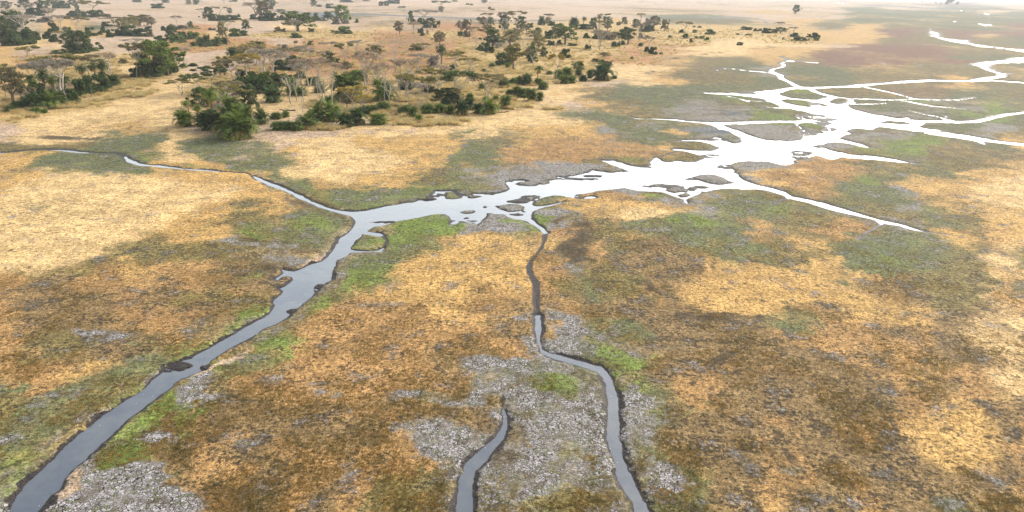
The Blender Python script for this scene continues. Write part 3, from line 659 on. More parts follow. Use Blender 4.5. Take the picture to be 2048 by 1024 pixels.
LM = {
 'dark': leaf_material('dark_evergreen_leaves', (64, 84, 42), (114, 134, 68)),
 'green': leaf_material('green_leaves', (102, 126, 54), (160, 176, 84)),
 'olive': leaf_material('olive_leaves', (127, 127, 69), (186, 171, 100)),
 'yellow': leaf_material('yellowing_leaves', (169, 151, 66), (222, 191, 93)),
 'brown': leaf_material('dry_brown_leaves', (124, 118, 78), (182, 166, 120)),
 'grey': leaf_material('bare_grey_twigs', (146, 136, 120), (204, 192, 174)),
 'pink': leaf_material('bare_pinkish_twigs', (172, 150, 124), (220, 196, 166)),
 'palm': leaf_material('palm_fronds', (84, 108, 36), (150, 170, 70), 0.5),
 'palmdark': leaf_material('dark_palm_fronds', (58, 80, 36), (104, 126, 58), 0.4),
 'dead': leaf_material('dead_palm_fronds', (191, 151, 95), (235, 208, 144)),
 'deadgrey': leaf_material('grey_dead_fronds', (151, 139, 127), (212, 200, 186)),
}
BARK_P = bark_material('pale_bark', (196, 182, 156), (232, 222, 202))
BARK_G = bark_material('grey_brown_bark', (110, 94, 78), (160, 142, 120))

def tube(V, Fq, pts, rad, k=6):
    base = sum(len(v) for v in V)
    pts = np.asarray(pts, float); n = len(pts)
    ring = []
    for i in range(n):
        d = pts[min(i + 1, n - 1)] - pts[max(i - 1, 0)]; d /= (np.linalg.norm(d) + 1e-9)
        u = np.cross(d, [0, 0, 1.0]) if abs(d[2]) < 0.95 else np.cross(d, [1.0, 0, 0]); u /= np.linalg.norm(u); v = np.cross(d, u)
        t = np.arange(k) / k * 2 * np.pi
        ring.append(pts[i] + rad[i] * (np.cos(t)[:, None] * u + np.sin(t)[:, None] * v))
    V.append(np.concatenate(ring))
    for i in range(n - 1):
        for j in range(k):
            Fq.append((base + i * k + j, base + i * k + (j + 1) % k, base + (i + 1) * k + (j + 1) % k, base + (i + 1) * k + j))
def limb(V, Fq, a, b, r0, r1, r_, bow=0.12, n=5, k=5):
    a = np.array(a, float); b = np.array(b, float); L = np.linalg.norm(b - a)
    off = r_.normal(0, bow * L, 3) * [1, 1, 0.4]
    ts = np.linspace(0, 1, n); pts = [a + (b - a) * t + off * math.sin(math.pi * t) + (r_.normal(0, 0.025 * L, 3) if 0 < t < 1 else 0) for t in ts]
    tube(V, Fq, pts, [r0 + (r1 - r0) * t for t in ts], k)
    return pts
def quads_cloud(centers, rad, n, size, r_, shell=0.55, aspect=1.6):
    """small leaf faces spread in ellipsoids"""
    ci = r_.integers(0, len(centers), n); c = np.asarray(centers)[ci]; rr = np.asarray(rad)[ci]
    d = r_.normal(size=(n, 3)); d /= np.linalg.norm(d, axis=1)[:, None]
    q = shell + (1 - shell) * r_.random(n) ** 0.7
    low = r_.random(n) < 0.25; q = np.where(low, r_.random(n) * shell, q)
    p = c + d * rr * q[:, None]
    a = r_.normal(size=(n, 3)); a /= np.linalg.norm(a, axis=1)[:, None]
    b = np.cross(a, r_.normal(size=(n, 3))); b /= np.linalg.norm(b, axis=1)[:, None]
    s = size * (0.55 + 0.9 * r_.random(n))[:, None]
    V = np.stack([p - a * s * aspect * .5, p + b * s * .5, p + a * s * aspect * .5, p - b * s * .5], 1).reshape(-1, 3)
    return V, np.arange(4 * n).reshape(-1, 4)
def build(V, Fq, name, mat, smooth=False):
    return mesh_np(name, np.concatenate(V), np.array(Fq), (mat,), smooth)

def mk_acacia(seed, flat=True, trunk_h=0.5, leafy=1.0, twig=False, stems=1):
    """10 m tall, 10 m wide flat topped thorn tree -> (trunk mesh data, crown mesh data)"""
    r_ = np.random.default_rng(seed); V = []; Fq = []; cen = []; rad = []
    for s_ in range(stems):
        x0, y0 = (r_.normal(0, 0.25, 2) if stems > 1 else (0, 0))
        fork = np.array([x0 + r_.normal(0, 0.7), y0 + r_.normal(0, 0.7), 10 * trunk_h * r_.uniform(0.85, 1.1)])
        limb(V, Fq, (x0, y0, -0.3), fork, 0.24, 0.16, r_, 0.06, 6, 7)
        nb = 5 if stems == 1 else 3
        a0 = r_.uniform(0, 6.28)
        for i in range(nb):
            an = a0 + i * 6.283 / nb + r_.normal(0, 0.25); R = r_.uniform(1.8, 3.3)
            e = np.array([fork[0] * 0.6 + R * math.cos(an), fork[1] * 0.6 + R * math.sin(an), 8.0 + r_.uniform(-0.7, 0.5)])
            pts = limb(V, Fq, fork, e, 0.13, 0.06, r_, 0.10, 6, 5)
            for q in range(4):
                st_ = pts[r_.integers(2, 6)]; an2 = an + r_.normal(0, 0.8); R2 = r_.uniform(0.9, 2.4)
                e2 = st_ + np.array([R2 * math.cos(an2), R2 * math.sin(an2), 0]); e2[2] = 8.9 - 0.05 * (e2[0] ** 2 + e2[1] ** 2) + r_.uniform(-0.5, 0.4)
                p2 = limb(V, Fq, st_, e2, 0.055, 0.025, r_, 0.1, 4, 4)
                cen.append(e2 + [0, 0, 0.1]); rad.append((r_.uniform(0.8, 1.4), r_.uniform(0.8, 1.4), r_.uniform(0.25, 0.5)))
                for z in range(3):
                    an3 = r_.uniform(0, 6.28); e3 = e2 + np.array([math.cos(an3), math.sin(an3), 0.25]) * r_.uniform(0.5, 1.1)
                    tube(V, Fq, [e2, (e2 + e3) / 2 + r_.normal(0, .06, 3), e3], [0.024, 0.018, 0.01], 3)
    tm = build(V, Fq, 'trunk', BARK_P, True)
    n = int((2700 if not twig else 2300) * leafy)
    if twig: Vc, Fc = quads_cloud(cen, np.array(rad) * 1.1, n, 0.085, r_, 0.3, 9.0)
    else: Vc, Fc = quads_cloud(cen, rad, n, 0.26, r_, 0.35, 1.7)
    return tm, (Vc, Fc)
def mk_bare(seed, lean=0.0):
    r_ = np.random.default_rng(seed); V = []; Fq = []
    top = np.array([lean * 8 + r_.normal(0, .3), r_.normal(0, .3), 6.0])
    pts = limb(V, Fq, (0, 0, -0.3), top, 0.20, 0.12, r_, 0.05, 7, 6)
    T = []; FT = []
    for i in range(5):
        st_ = pts[r_.integers(3, 7)]; an = r_.uniform(0, 6.28); e = st_ + np.array([math.cos(an) * r_.uniform(.8, 2.2), math.sin(an) * r_.uniform(.8, 2.2), r_.uniform(1.6, 3.6)])
        p2 = limb(V, Fq, st_, e, 0.09, 0.035, r_, 0.12, 5, 5)
        for q in range(6):
            s2 = p2[r_.integers(1, 5)]; an = r_.uniform(0, 6.28); e2 = s2 + np.array([math.cos(an), math.sin(an), r_.uniform(0.1, 1.2)]) * r_.uniform(.5, 1.3)
            tube(T, FT, [s2, (s2 + e2) / 2 + r_.normal(0, .08, 3), e2], [0.035, 0.022, 0.01], 3)
            for z in range(3):
                e3 = e2 + r_.normal(0, .35, 3); tube(T, FT, [e2, (e2 + e3) / 2 + r_.normal(0, .05, 3), e3], [0.014, 0.011, 0.006], 3)
    return build(V, Fq, 'trunk', BARK_P, True), build(T, FT, 'branches', BARK_P)
def mk_bush(seed, tall=False):
    """4 m tall 5 m wide many-lobed bush reaching to the ground"""
    r_ = np.random.default_rng(seed); cen = []; rad = []; V = []; Fq = []
    nl = 11
    for i in range(nl):
        an = r_.uniform(0, 6.28); R = 1.7 * math.sqrt(r_.random())
        z = r_.uniform(0.5, 3.2) * (1 - 0.30 * (R / 1.7) ** 2)
        s_ = r_.uniform(0.65, 1.05)
        cen.append((R * math.cos(an), R * math.sin(an), z)); rad.append((s_, s_, s_ * r_.uniform(0.7, 1.0)))
        limb(V, Fq, (R * .25 * math.cos(an), R * .25 * math.sin(an), -0.2), cen[-1], 0.07, 0.03, r_, 0.1, 4, 4)
    for i in range(7):
        an = i / 7 * 6.28; cen.append((1.5 * math.cos(an), 1.5 * math.sin(an), 0.55)); rad.append((0.8, 0.8, 0.6))
    Vc, Fc = quads_cloud(cen, rad, 3600, 0.27, r_, 0.6, 1.5)
    Vc[:, 2] = np.maximum(Vc[:, 2], -0.05)
    return build(V, Fq, 'stems', BARK_G, True), (Vc, Fc)
def mk_tree(seed, trunk_h=2.2, spread=1.0, nlob=15, n=4200, crown_lo=3.0):
    """9 m tall 8 m wide leafy tree"""
    r_ = np.random.default_rng(seed); V = []; Fq = []; cen = []; rad = []
    fork = np.array([r_.normal(0, .2), r_.normal(0, .2), trunk_h]); limb(V, Fq, (0, 0, -0.3), fork, 0.36, 0.26, r_, 0.04, 4, 7)
    for i in range(nlob):
        an = i * 2.4 + r_.normal(0, .3); t = (i + .5) / nlob
        z = crown_lo + (8.2 - crown_lo) * t; R = 3.0 * math.sqrt(max(0.02, 1 - ((z - (crown_lo + 1.4)) / (9 - crown_lo - 1.4)) ** 2)) * r_.uniform(0.45, 1.0)
        s_ = r_.uniform(0.75, 1.35); c = np.array([R * math.cos(an), R * math.sin(an), z])
        limb(V, Fq, fork, c, 0.12, 0.04, r_, 0.10, 5, 5)
        cen.append(c); rad.append((s_, s_, s_ * 0.72))
    for i in range(nlob):
        c = cen[r_.integers(0, nlob)] + r_.normal(0, 1.0, 3) * [1, 1, .6]; s_ = r_.uniform(.4, .8); cen.append(c); rad.append((s_, s_, s_ * .7))
    Vc, Fc = quads_cloud(cen, rad, n, 0.28, r_, 0.5, 1.6)
    return build(V, Fq, 'trunk', BARK_G, True), (Vc, Fc)
def frond(V, Fq, o, an, el, L, r_, droop=1.0, leaf=0.42, nseg=9):
    base = sum(len(v) for v in V)
    hd = np.array([math.cos(an), math.sin(an), 0]); side = np.array([-math.sin(an), math.cos(an), 0])
    p = np.array(o, float); e = el; pts = [p.copy()]
    for i in range(nseg):
        p = p + (hd * math.cos(e) + np.array([0, 0, math.sin(e)])) * L / nseg; e -= droop * 1.9 / nseg * (0.4 + i / nseg); pts.append(p.copy())
    vs_ = []; k = 0
    for i in range(nseg):
        a, b = pts[i], pts[i + 1]; t = i / nseg; d = (b - a) / np.linalg.norm(b - a)
        w_ = leaf * (0.45 + 1.1 * math.sin(math.pi * min(1, t * 0.85 + 0.12)))
        for sg in (-1, 1):
            tip = (a + b) / 2 + sg * side * w_ + d * w_ * 0.75 + np.array([0, 0, -0.18 * w_ + r_.normal(0, .04)])
            vs_ += [a, a + (b - a) * 0.75, tip, a + (b - a) * 0.1 + sg * side * w_ * .45 + d * w_ * .25]
            Fq.append((base + k, base + k + 1, base + k + 2, base + k + 3)); k += 4
    V.append(np.array(vs_))
def mk_palm(seed, heads, skirt=0.2, spread=1.25, L=2.5):
    """clump of date palm rosettes, about 4 m tall and 5 m wide"""
    r_ = np.random.default_rng(seed); V = []; Fq = []; D = []; FD = []; T = []; FT = []
    for h in range(heads):
        R = spread * math.sqrt((h + .3) / heads) if heads > 1 else 0; a = h * 2.4 + r_.uniform(-.3, .3)
        top = (1.9 if heads > 1 else 2.6) * (1 - 0.45 * (R / (spread + 1e-6)) ** 1.5) * r_.uniform(.7, 1.15)
        o = np.array([R * math.cos(a), R * math.sin(a), top])
        tube(T, FT, [(o[0] * .5, o[1] * .5, -.2), (o[0] * .8, o[1] * .8, top * .5), tuple(o)], [0.16, 0.14, 0.12], 5)
        nf = 15 if heads > 1 else 34
        for i in range(nf):
            frond(V, Fq, o, i * 2.4 + r_.uniform(-.3, .3), r_.uniform(0.15, 1.35), L * r_.uniform(.8, 1.25), r_, r_.uniform(.6, 1.1), 0.40, 8)
        for i in range(int(nf * 0.35) if heads > 1 else 14):   # low fronds that hide the stems
            frond(V, Fq, o - [0, 0, top * .35], r_.uniform(0, 6.28), r_.uniform(-0.5, 0.3), L * .8, r_, .7, 0.34, 7)
        for i in range(max(1, int(nf * skirt))):
            frond(D, FD, o - [0, 0, top * .2], r_.uniform(0, 6.28), r_.uniform(-1.1, -.2), L * .7, r_, .5, 0.22, 6)
    return (np.concatenate(T), np.array(FT)), (np.concatenate(V), np.array(Fq)), (np.concatenate(D), np.array(FD))
def mk_palm_tree(seed):
    """9 m palm with a ruffled head and hanging dead fronds"""
    r_ = np.random.default_rng(seed); V = []; Fq = []; D = []; FD = []; T = []; FT = []
    o = np.array([r_.normal(0, .4), r_.normal(0, .4), 6.8])
    limb(T, FT, (0, 0, -.3), o, 0.26, 0.2, r_, 0.05, 7, 7)
    for i in range(34): frond(V, Fq, o, i * 2.4, r_.uniform(-.1, 1.35), r_.uniform(2.2, 3.0), r_, r_.uniform(.9, 1.3), 0.42, 9)
    for i in range(16): frond(D, FD, o - [0, 0, .3], r_.uniform(0, 6.28), r_.uniform(-1.3, -.5), r_.uniform(1.8, 2.6), r_, .5, 0.26, 7)
    return build(T, FT, 'trunk', BARK_G, True), (np.concatenate(V), np.array(Fq)), (np.concatenate(D), np.array(FD))

PROTO = {}
ac = [mk_acacia(100 + i, trunk_h=[.5, .42, .58, .46][i], stems=[1, 2, 1, 3][i]) for i in range(4)]
act = [mk_acacia(120 + i, trunk_h=[.45, .38, .52][i], stems=[1, 3, 2][i], twig=True) for i in range(3)]
bu = [mk_bush(200 + i) for i in range(4)]
tr = [mk_tree(300 + i, [2.2, 1.2, 2.6, 1.6][i], 1, [15, 18, 13, 16][i], 4200, [2.6, 1.4, 3.4, 2.0][i]) for i in range(4)]
ev = [mk_tree(320 + i, 1.0, 1, 20, 4800, 1.0) for i in range(3)]
pc = [mk_palm(400 + i, [9, 7, 12][i]) for i in range(3)]
pk = [mk_palm(430, 5, 0.6, 1.3, 2.7), mk_palm(431, 7, 0.4, 1.5, 2.6)]
pt = [mk_palm_tree(450 + i) for i in range(3)]
ba = [mk_bare(500 + i, [0, .12, -.15, .05][i]) for i in range(4)]
_mc = {}
def cm_(vf, name, mat):
    key = (id(vf[0]), mat.name)
    if key not in _mc: _mc[key] = mesh_np(name, vf[0], vf[1], (mat,))
    return _mc[key]

# kind+foliage, x, y of the foot in the photo, height and width in photo pixels
TREES = """e:dark 12 18 14 20;e:dark 50 17 17 26;u:grey 66 22 13 22;e:dark 89 29 24 26;b:dark 62 29 12 20;b:dark 80 31 10 18;e:dark 108 14 18 20;b:dark 120 16 14 22;b:dark 134 16 9 12;e:dark 146 11 12 18
u:olive 182 33 26 46;e:dark 156 28 16 10;b:dark 146 33 11 20;b:dark 165 35 11 20;b:dark 185 34 13 22;b:dark 200 32 12 14;b:brown 212 33 6 16
e:dark 30 64 37 50;e:dark 6 91 52 44;b:dark 28 90 28 42;b:dark 50 88 26 36;u:grey 50 66 30 44;n:g 78 80 24 18;b:dark 70 80 16 20;b:dark 96 77 13 18;b:dark 108 83 14 17;b:grey 90 44 10 28;u:grey 103 44 23 24
u:grey 125 64 28 34;u:brown 154 66 28 32;b:dark 107 63 16 19;e:dark 137 72 16 24;b:dark 183 71 15 19;b:dark 200 69 6 11;b:dark 207 65 11 11;b:dark 220 74 14 13;b:dark 231 71 12 16;b:dark 242 71 10 12
u:olive 121 85 19 27;e:dark 137 99 27 28;e:dark 161 105 38 42;e:green 174 94 22 20;b:dark 158 106 17 34;b:green 112 107 7 20;b:green 132 108 8 20;b:green 186 102 8 22;b:dark 202 98 8 9;u:olive 65 129 31 33
b:dark 215 52 8 18;u:brown 232 54 17 34;e:olive 246 60 20 28;e:olive 268 55 20 24
u:grey 92 193 60 56;u:grey 134 207 74 60;u:brown 112 183 52 50;u:olive 125 170 50 66;u:brown 182 163 44 48;R:brown 30 212 68 54;u:olive 12 200 60 40;t:palm 45 205 42 24;t:palmdark 66 200 44 32;t:palm 112 196 38 26;t:palmdark 137 200 46 28;t:palmdark 96 196 50 24
P:palmdark 40 218 14 28;P:palmdark 60 216 22 28;P:palmdark 80 217 26 30;P:palm 104 215 27 36;P:palmdark 122 211 26 28;b:dark 145 205 26 30;b:dark 158 193 32 30;b:dark 172 190 32 32;b:dark 190 185 32 32;b:dark 207 180 34 28;b:dark 75 200 34 36;b:dark 95 205 30 34
t:palmdark 195 168 38 26;t:palmdark 212 172 44 24;t:palmdark 168 172 38 26;P:palmdark 228 175 24 22;n:p 221 171 46 12;P:palm 72 226 10 18;P:palm 90 225 7 10;P:palm 22 222 10 18;b:green 68 136 8 22;u:pink 214 146 33 46;b:brown 246 126 9 16;n:p 92 193 48 20
R:green 316 153 62 80;R:green 336 150 50 56;b:dark 274 154 20 24;P:palmdark 290 155 32 28;b:dark 305 153 26 32;b:dark 325 149 24 32;b:dark 342 145 22 26;u:brown 275 156 58 38;t:palmdark 300 153 38 24
b:dark 262 71 18 32;b:dark 280 72 15 26;b:brown 300 73 10 14;b:dark 320 86 14 22;e:dark 347 84 28 32;b:green 356 85 15 28;b:dark 372 78 13 20;b:green 387 77 14 22;b:brown 368 86 6 12;b:dark 386 92 8 13;P:palm 402 93 16 18;P:palmdark 415 93 20 16;b:dark 428 92 13 14;P:palm 437 91 16 16;P:palmdark 449 90 13 16
e:olive 445 73 25 20;b:green 470 72 15 22;b:dark 487 71 10 18;n:p 456 73 18 10;u:pink 371 135 34 24;b:dark 386 132 6 18;P:palmdark 468 115 18 24;P:palmdark 482 118 14 16;b:dark 487 106 5 10
u:yellow 508 121 27 42;u:yellow 500 166 50 36;u:brown 469 169 42 50;R:olive 450 150 33 32;R:olive 440 151 18 22;u:dark 425 183 42 46;u:dark 402 189 36 46;u:olive 366 190 27 38;n:p 481 183 38 9;u:brown 515 131 33 46
u:brown 463 197 30 44;u:olive 462 222 44 54;e:dark 402 213 34 38;t:palm 428 250 66 30;t:palm 380 233 29 22;t:palm 396 242 28 26;P:palm 370 251 27 34;P:palm 478 276 46 60;P:palm 466 262 56 44;P:palm 490 266 50 40;P:palmdark 420 258 34 38;P:palmdark 442 262 36 34;e:dark 500 216 42 34;n:p 497 216 42 16
t:palm 470 262 60 40;P:palmdark 405 250 20 26;b:dark 430 255 34 30;P:palmdark 523 247 27 26;P:palm 553 237 11 19;P:palm 572 234 11 13;P:palm 557 258 14 26;P:palm 576 257 13 22;P:palm 594 259 15 22;P:palmdark 549 203 25 40;n:p 582 206 62 30
b:dark 490 183 28 28;P:palmdark 502 186 27 28;P:palmdark 522 185 28 28;b:dark 540 184 20 30;b:dark 512 170 26 30;P:palm 533 174 27 24;b:dark 484 166 26 22;b:dark 552 172 20 28;b:dark 470 180 20 26
P:palm 585 189 30 28;P:palm 603 191 15 24;n:p 593 201 52 18;n:g 608 211 42 9;n:p 606 224 32 9;n:p 641 208 62 12;n:g 646 208 46 9;n:p 652 208 60 10;n:p 661 212 68 16;P:palm 640 185 15 20;P:palm 660 208 14 22;P:palm 618 253 27 36;P:palm 636 241 31 30;P:palm 661 241 34 38
P:palm 692 199 46 48;n:p 680 195 34 28;u:yellow 708 221 41 46;R:brown 694 219 30 24;P:palmdark 690 251 23 30;P:palmdark 716 247 28 34;u:yellow 725 223 28 28;P:palm 742 225 13 32;P:palm 765 220 14 26;P:palm 757 247 18 28;P:palm 766 201 38 44;n:p 770 204 62 18;n:p 779 217 62 22
n:p 791 213 44 14;n:p 727 173 42 10;u:pink 732 182 66 48;u:pink 762 186 50 44;P:palm 752 169 9 13;b:dark 812 178 30 28;u:olive 811 198 42 30;n:p 827 191 44 14;u:grey 842 217 44 32;n:p 850 187 32 9;u:olive 853 208 46 34;u:olive 868 185 40 42;u:olive 886 208 47 46
u:dark 920 207 54 56;u:olive 900 206 26 34;R:dark 885 207 27 50;R:dark 908 207 20 34;P:palmdark 857 187 13 24;P:palm 855 225 15 22;P:palm 880 224 15 22;P:palmdark 892 213 14 20;P:palm 901 227 15 20;P:palmdark 922 230 27 24;P:palmdark 938 218 20 22;P:palm 940 201 13 14;P:palmdark 956 225 17 20
P:palm 978 227 26 30;P:palm 970 206 11 10;P:palm 1011 215 22 22;P:palm 992 203 11 10;P:palm 826 236 20 20;P:palm 815 227 15 20;P:palm 802 226 11 13;P:palm 838 243 12 14;u:brown 978 201 45 50;P:palm 963 179 11 14;P:palm 1008 173 15 20;P:palmdark 1021 169 8 12;P:palm 930 151 9 12;P:palm 985 135 7 10;P:palm 968 144 6 10
P:palm 1020 190 10 14;P:palm 1034 191 16 20;P:palm 1048 193 15 20;P:palm 1063 200 22 24;P:palm 1080 200 15 15;P:palm 1086 178 13 22;P:palm 1005 173 10 14;P:palm 1027 169 12 14;P:palm 1038 167 13 13;P:palmdark 1054 169 19 19;t:palm 1074 166 30 24;P:palm 1077 168 10 16
R:olive 1026 140 46 42;b:dark 1007 129 23 30;P:palm 984 134 8 11;P:palm 1016 134 8 11;e:dark 1062 125 30 30;u:brown 1067 137 33 28;e:dark 1087 115 19 15;b:dark 1131 115 16 20;b:dark 1176 99 9 13;u:yellow 1112 163 46 24;R:green 1156 142 17 27;P:palmdark 1157 153 13 14
P:palm 1117 157 15 16;P:palm 1133 155 18 20;P:palm 1128 166 14 20;P:palm 1144 166 13 15;P:palmdark 1180 156 15 13;P:palmdark 1166 162 11 13;K:palmdark 1206 160 29 30;P:palm 1229 157 6 10;b:dark 1189 124 7 15;b:green 1203 127 8 15;b:dark 1214 130 8 15;R:olive 1208 115 10 22;P:palm 1099 148 6 12
e:dark 1008 60 26 20;u:grey 1004 60 30 18;e:dark 1042 59 23 20;u:olive 1033 56 28 30;n:p 1014 61 24 10;R:brown 1053 66 17 14;b:dark 1062 55 9 9;P:palmdark 1083 50 15 11;b:dark 1083 49 9 14;R:olive 1095 49 13 13;u:brown 1096 44 14 17;b:dark 1104 51 8 15;b:green 1117 52 5 13;b:dark 1076 63 8 14
R:olive 1070 78 15 36;R:brown 1034 73 15 28;R:olive 1019 91 27 40;R:green 1130 89 35 44;b:dark 1097 77 15 16;R:brown 1112 75 19 22;b:dark 1119 88 8 12;b:green 1144 91 5 18;b:dark 1101 90 9 14;R:olive 1077 98 23 27
P:palmdark 1148 55 17 17;t:palmdark 1166 54 18 12;b:dark 1168 58 10 22;e:dark 1186 59 21 17;t:palmdark 1198 51 18 16;e:dark 1214 53 17 20;u:olive 1211 44 14 20;u:brown 1198 61 17 20;R:brown 1214 62 13 16;b:dark 1237 50 6 8;e:dark 1248 49 13 13
b:dark 1173 76 9 15;b:dark 1195 77 14 22;b:brown 1215 79 13 26;R:brown 1230 78 13 20;u:grey 1198 99 32 30;e:dark 1244 76 15 15;R:dark 1255 88 29 34;b:dark 1231 93 9 16;b:dark 1243 89 7 12;e:dark 1272 55 15 19;u:brown 1281 43 14 12;R:brown 1307 56 21 23;R:grey 1297 59 19 18
b:dark 1290 63 12 22;u:grey 1277 79 27 22;b:dark 1302 62 10 14;b:grey 1281 76 10 10;b:dark 1293 75 4 12;R:brown 1329 61 19 16;u:brown 1368 66 19 22;b:dark 1364 65 6 13;b:green 1388 54 3 6;b:green 1399 55 3 9;b:green 1389 65 6 8;b:green 1420 68 9 19;P:palm 1340 76 5 9;P:palm 1371 76 8 13
b:green 1392 77 5 10;b:green 1404 77 6 10;b:green 1413 80 6 10;b:olive 1383 84 7 9;P:palm 1281 92 6 10;u:grey 1295 103 25 20;b:dark 1294 103 9 12;b:dark 1306 108 13 18;b:green 1322 108 4 7;b:dark 1479 90 6 11;b:green 1264 118 5 8
b:dark 1492 59 6 20;b:dark 1512 62 5 10;b:dark 1520 61 4 8;b:dark 1533 66 10 18;b:olive 1548 65 7 12;R:dark 1561 66 10 24;u:olive 1560 57 11 14;u:brown 1586 66 10 14;b:dark 1589 73 7 17;b:dark 1617 74 6 9;b:dark 1630 75 9 17;b:dark 1601 82 8 22;b:green 1586 82 4 8;b:green 1616 81 4 8;b:green 1632 81 6 11
n:p 1575 78 14 8;b:green 1568 79 4 8;b:olive 1475 69 3 8;b:olive 1497 70 3 14;T:dark 1591 28 16 15;T:dark 1901 8 19 14;b:dark 1893 8 6 6;b:dark 1915 8 5 5;b:dark 1881 7 2 4;b:dark 1872 6 2 4;b:dark 1844 4 2 3
b:dark 274 4 7 16;u:dark 309 9 12 28;b:dark 316 16 9 22;b:dark 332 5 7 13;e:dark 378 9 10 10;e:dark 393 9 11 15;u:grey 447 6 7 18;b:dark 466 3 5 15;u:grey 403 34 14 18;e:dark 419 38 21 22;u:brown 438 29 13 28;e:dark 460 27 10 10;b:dark 430 41 12 24;b:dark 446 42 11 22;b:dark 461 40 10 24;b:dark 474 39 8 14
b:brown 478 34 6 6;u:grey 509 37 27 42;R:brown 527 39 34 30;e:dark 545 14 15 18;b:dark 510 38 9 15;b:dark 530 41 14 26;b:dark 546 41 14 20;b:dark 561 40 9 13;R:green 562 27 8 19;b:dark 504 38 7 9;e:dark 628 13 17 12;b:dark 639 13 4 10;b:dark 661 16 8 16;b:dark 514 2 3 10;b:dark 693 4 7 24;b:dark 733 2 4 14
R:green 597 62 33 62;u:grey 590 66 21 27;b:olive 556 64 10 15;b:dark 567 64 7 10;b:dark 622 64 8 12;b:dark 612 39 10 15;b:green 592 75 9 24;b:dark 634 40 13 13;b:dark 640 41 6 22;e:dark 656 39 14 19;e:green 685 45 30 32;b:grey 672 48 10 17;b:grey 692 47 8 13;b:green 713 45 7 8;b:green 688 67 14 30;b:olive 668 65 5 13
e:dark 381 54 10 12;b:green 389 57 5 20;b:dark 330 61 8 14;b:grey 344 59 11 16;b:grey 365 58 8 26;b:brown 420 60 5 6;b:brown 428 60 4 8;e:dark 492 59 17 15;R:brown 280 51 19 40;R:brown 303 53 17 15;b:dark 298 62 10 12;u:grey 455 59 15 25;u:grey 356 54 19 17;u:grey 273 93 13 36
b:dark 762 11 8 9;b:dark 773 11 9 9;b:dark 781 7 7 11;b:dark 792 7 9 15;b:olive 803 15 3 16;b:dark 868 5 4 9;u:dark 882 17 13 28;e:dark 882 24 10 11;b:dark 872 24 3 8;b:dark 910 3 3 11;b:dark 935 9 3 7;b:dark 943 10 3 7;b:dark 979 18 5 5;b:olive 985 20 3 11;e:dark 968 6 8 13
e:dark 822 46 21 11;u:grey 850 45 21 38;b:dark 828 48 9 18;b:dark 843 48 11 18;e:dark 860 55 17 23;b:grey 852 55 6 15;b:dark 870 55 6 7;b:dark 877 49 7 7;R:brown 799 69 23 19;u:pink 829 71 23 20;b:dark 841 67 10 11;b:dark 845 71 6 11;b:grey 855 68 8 5;R:brown 880 94 27 25;b:olive 833 100 11 26;u:olive 843 109 19 31
t:deadgrey 884 138 42 22;P:deadgrey 868 134 22 22;R:olive 751 114 21 36;b:dark 907 139 10 15;P:palmdark 832 127 9 15;P:palmdark 797 133 11 9;u:grey 839 143 30 32;n:p 911 153 37 15;n:p 894 140 16 9;n:p 791 150 50 18;u:pink 822 160 34 46;u:pink 797 160 36 40;u:olive 912 143 34 40;u:olive 938 141 21 34
R:pink 922 63 19 19;R:brown 933 63 21 19;u:brown 946 71 15 21;b:dark 921 71 8 11;b:brown 934 73 11 14;R:brown 958 46 11 11;R:brown 968 53 17 17;e:dark 981 49 13 15;u:brown 976 44 15 20;R:olive 976 76 23 32;e:dark 986 95 32 36;b:dark 970 101 15 19;b:dark 979 105 11 17;b:dark 960 99 9 15;u:grey 999 104 16 17;n:p 951 99 24 8
R:olive 515 99 15 36;u:grey 527 151 43 56;u:grey 545 148 40 40;b:grey 565 99 10 22;b:grey 590 101 7 11;u:grey 612 123 26 46;b:olive 592 86 5 8;b:green 622 90 8 11;b:green 609 87 4 6;b:dark 590 132 19 32;P:palmdark 585 139 17 36;b:dark 560 141 20 30;u:grey 560 140 25 30;b:dark 604 129 13 18;u:grey 617 128 25 26
n:p 601 121 19 7;n:p 581 140 25 11;e:dark 660 129 21 25;b:dark 677 129 11 11;u:grey 652 128 22 26;R:olive 693 139 13 29;u:pink 617 172 46 48;u:grey 600 168 34 40;u:olive 691 126 33 28;u:grey 661 110 22 32;u:grey 717 112 26 38;P:palm 715 161 19 32;P:palm 627 169 14 24;b:dark 600 156 13 22;b:dark 555 161 15 26;b:dark 575 160 12 20
u:pink 640 168 44 36;u:pink 668 165 34 30;u:brown 575 128 26 44;u:brown 690 160 30 28;n:p 617 170 42 12;n:p 667 190 44 12;n:p 636 196 40 12;n:p 745 186 42 12;n:p 800 190 40 14;n:p 818 214 46 14;n:p 876 190 38 12;n:p 936 176 34 12;n:p 945 165 36 10;u:olive 905 186 36 40;u:pink 880 172 36 36"""

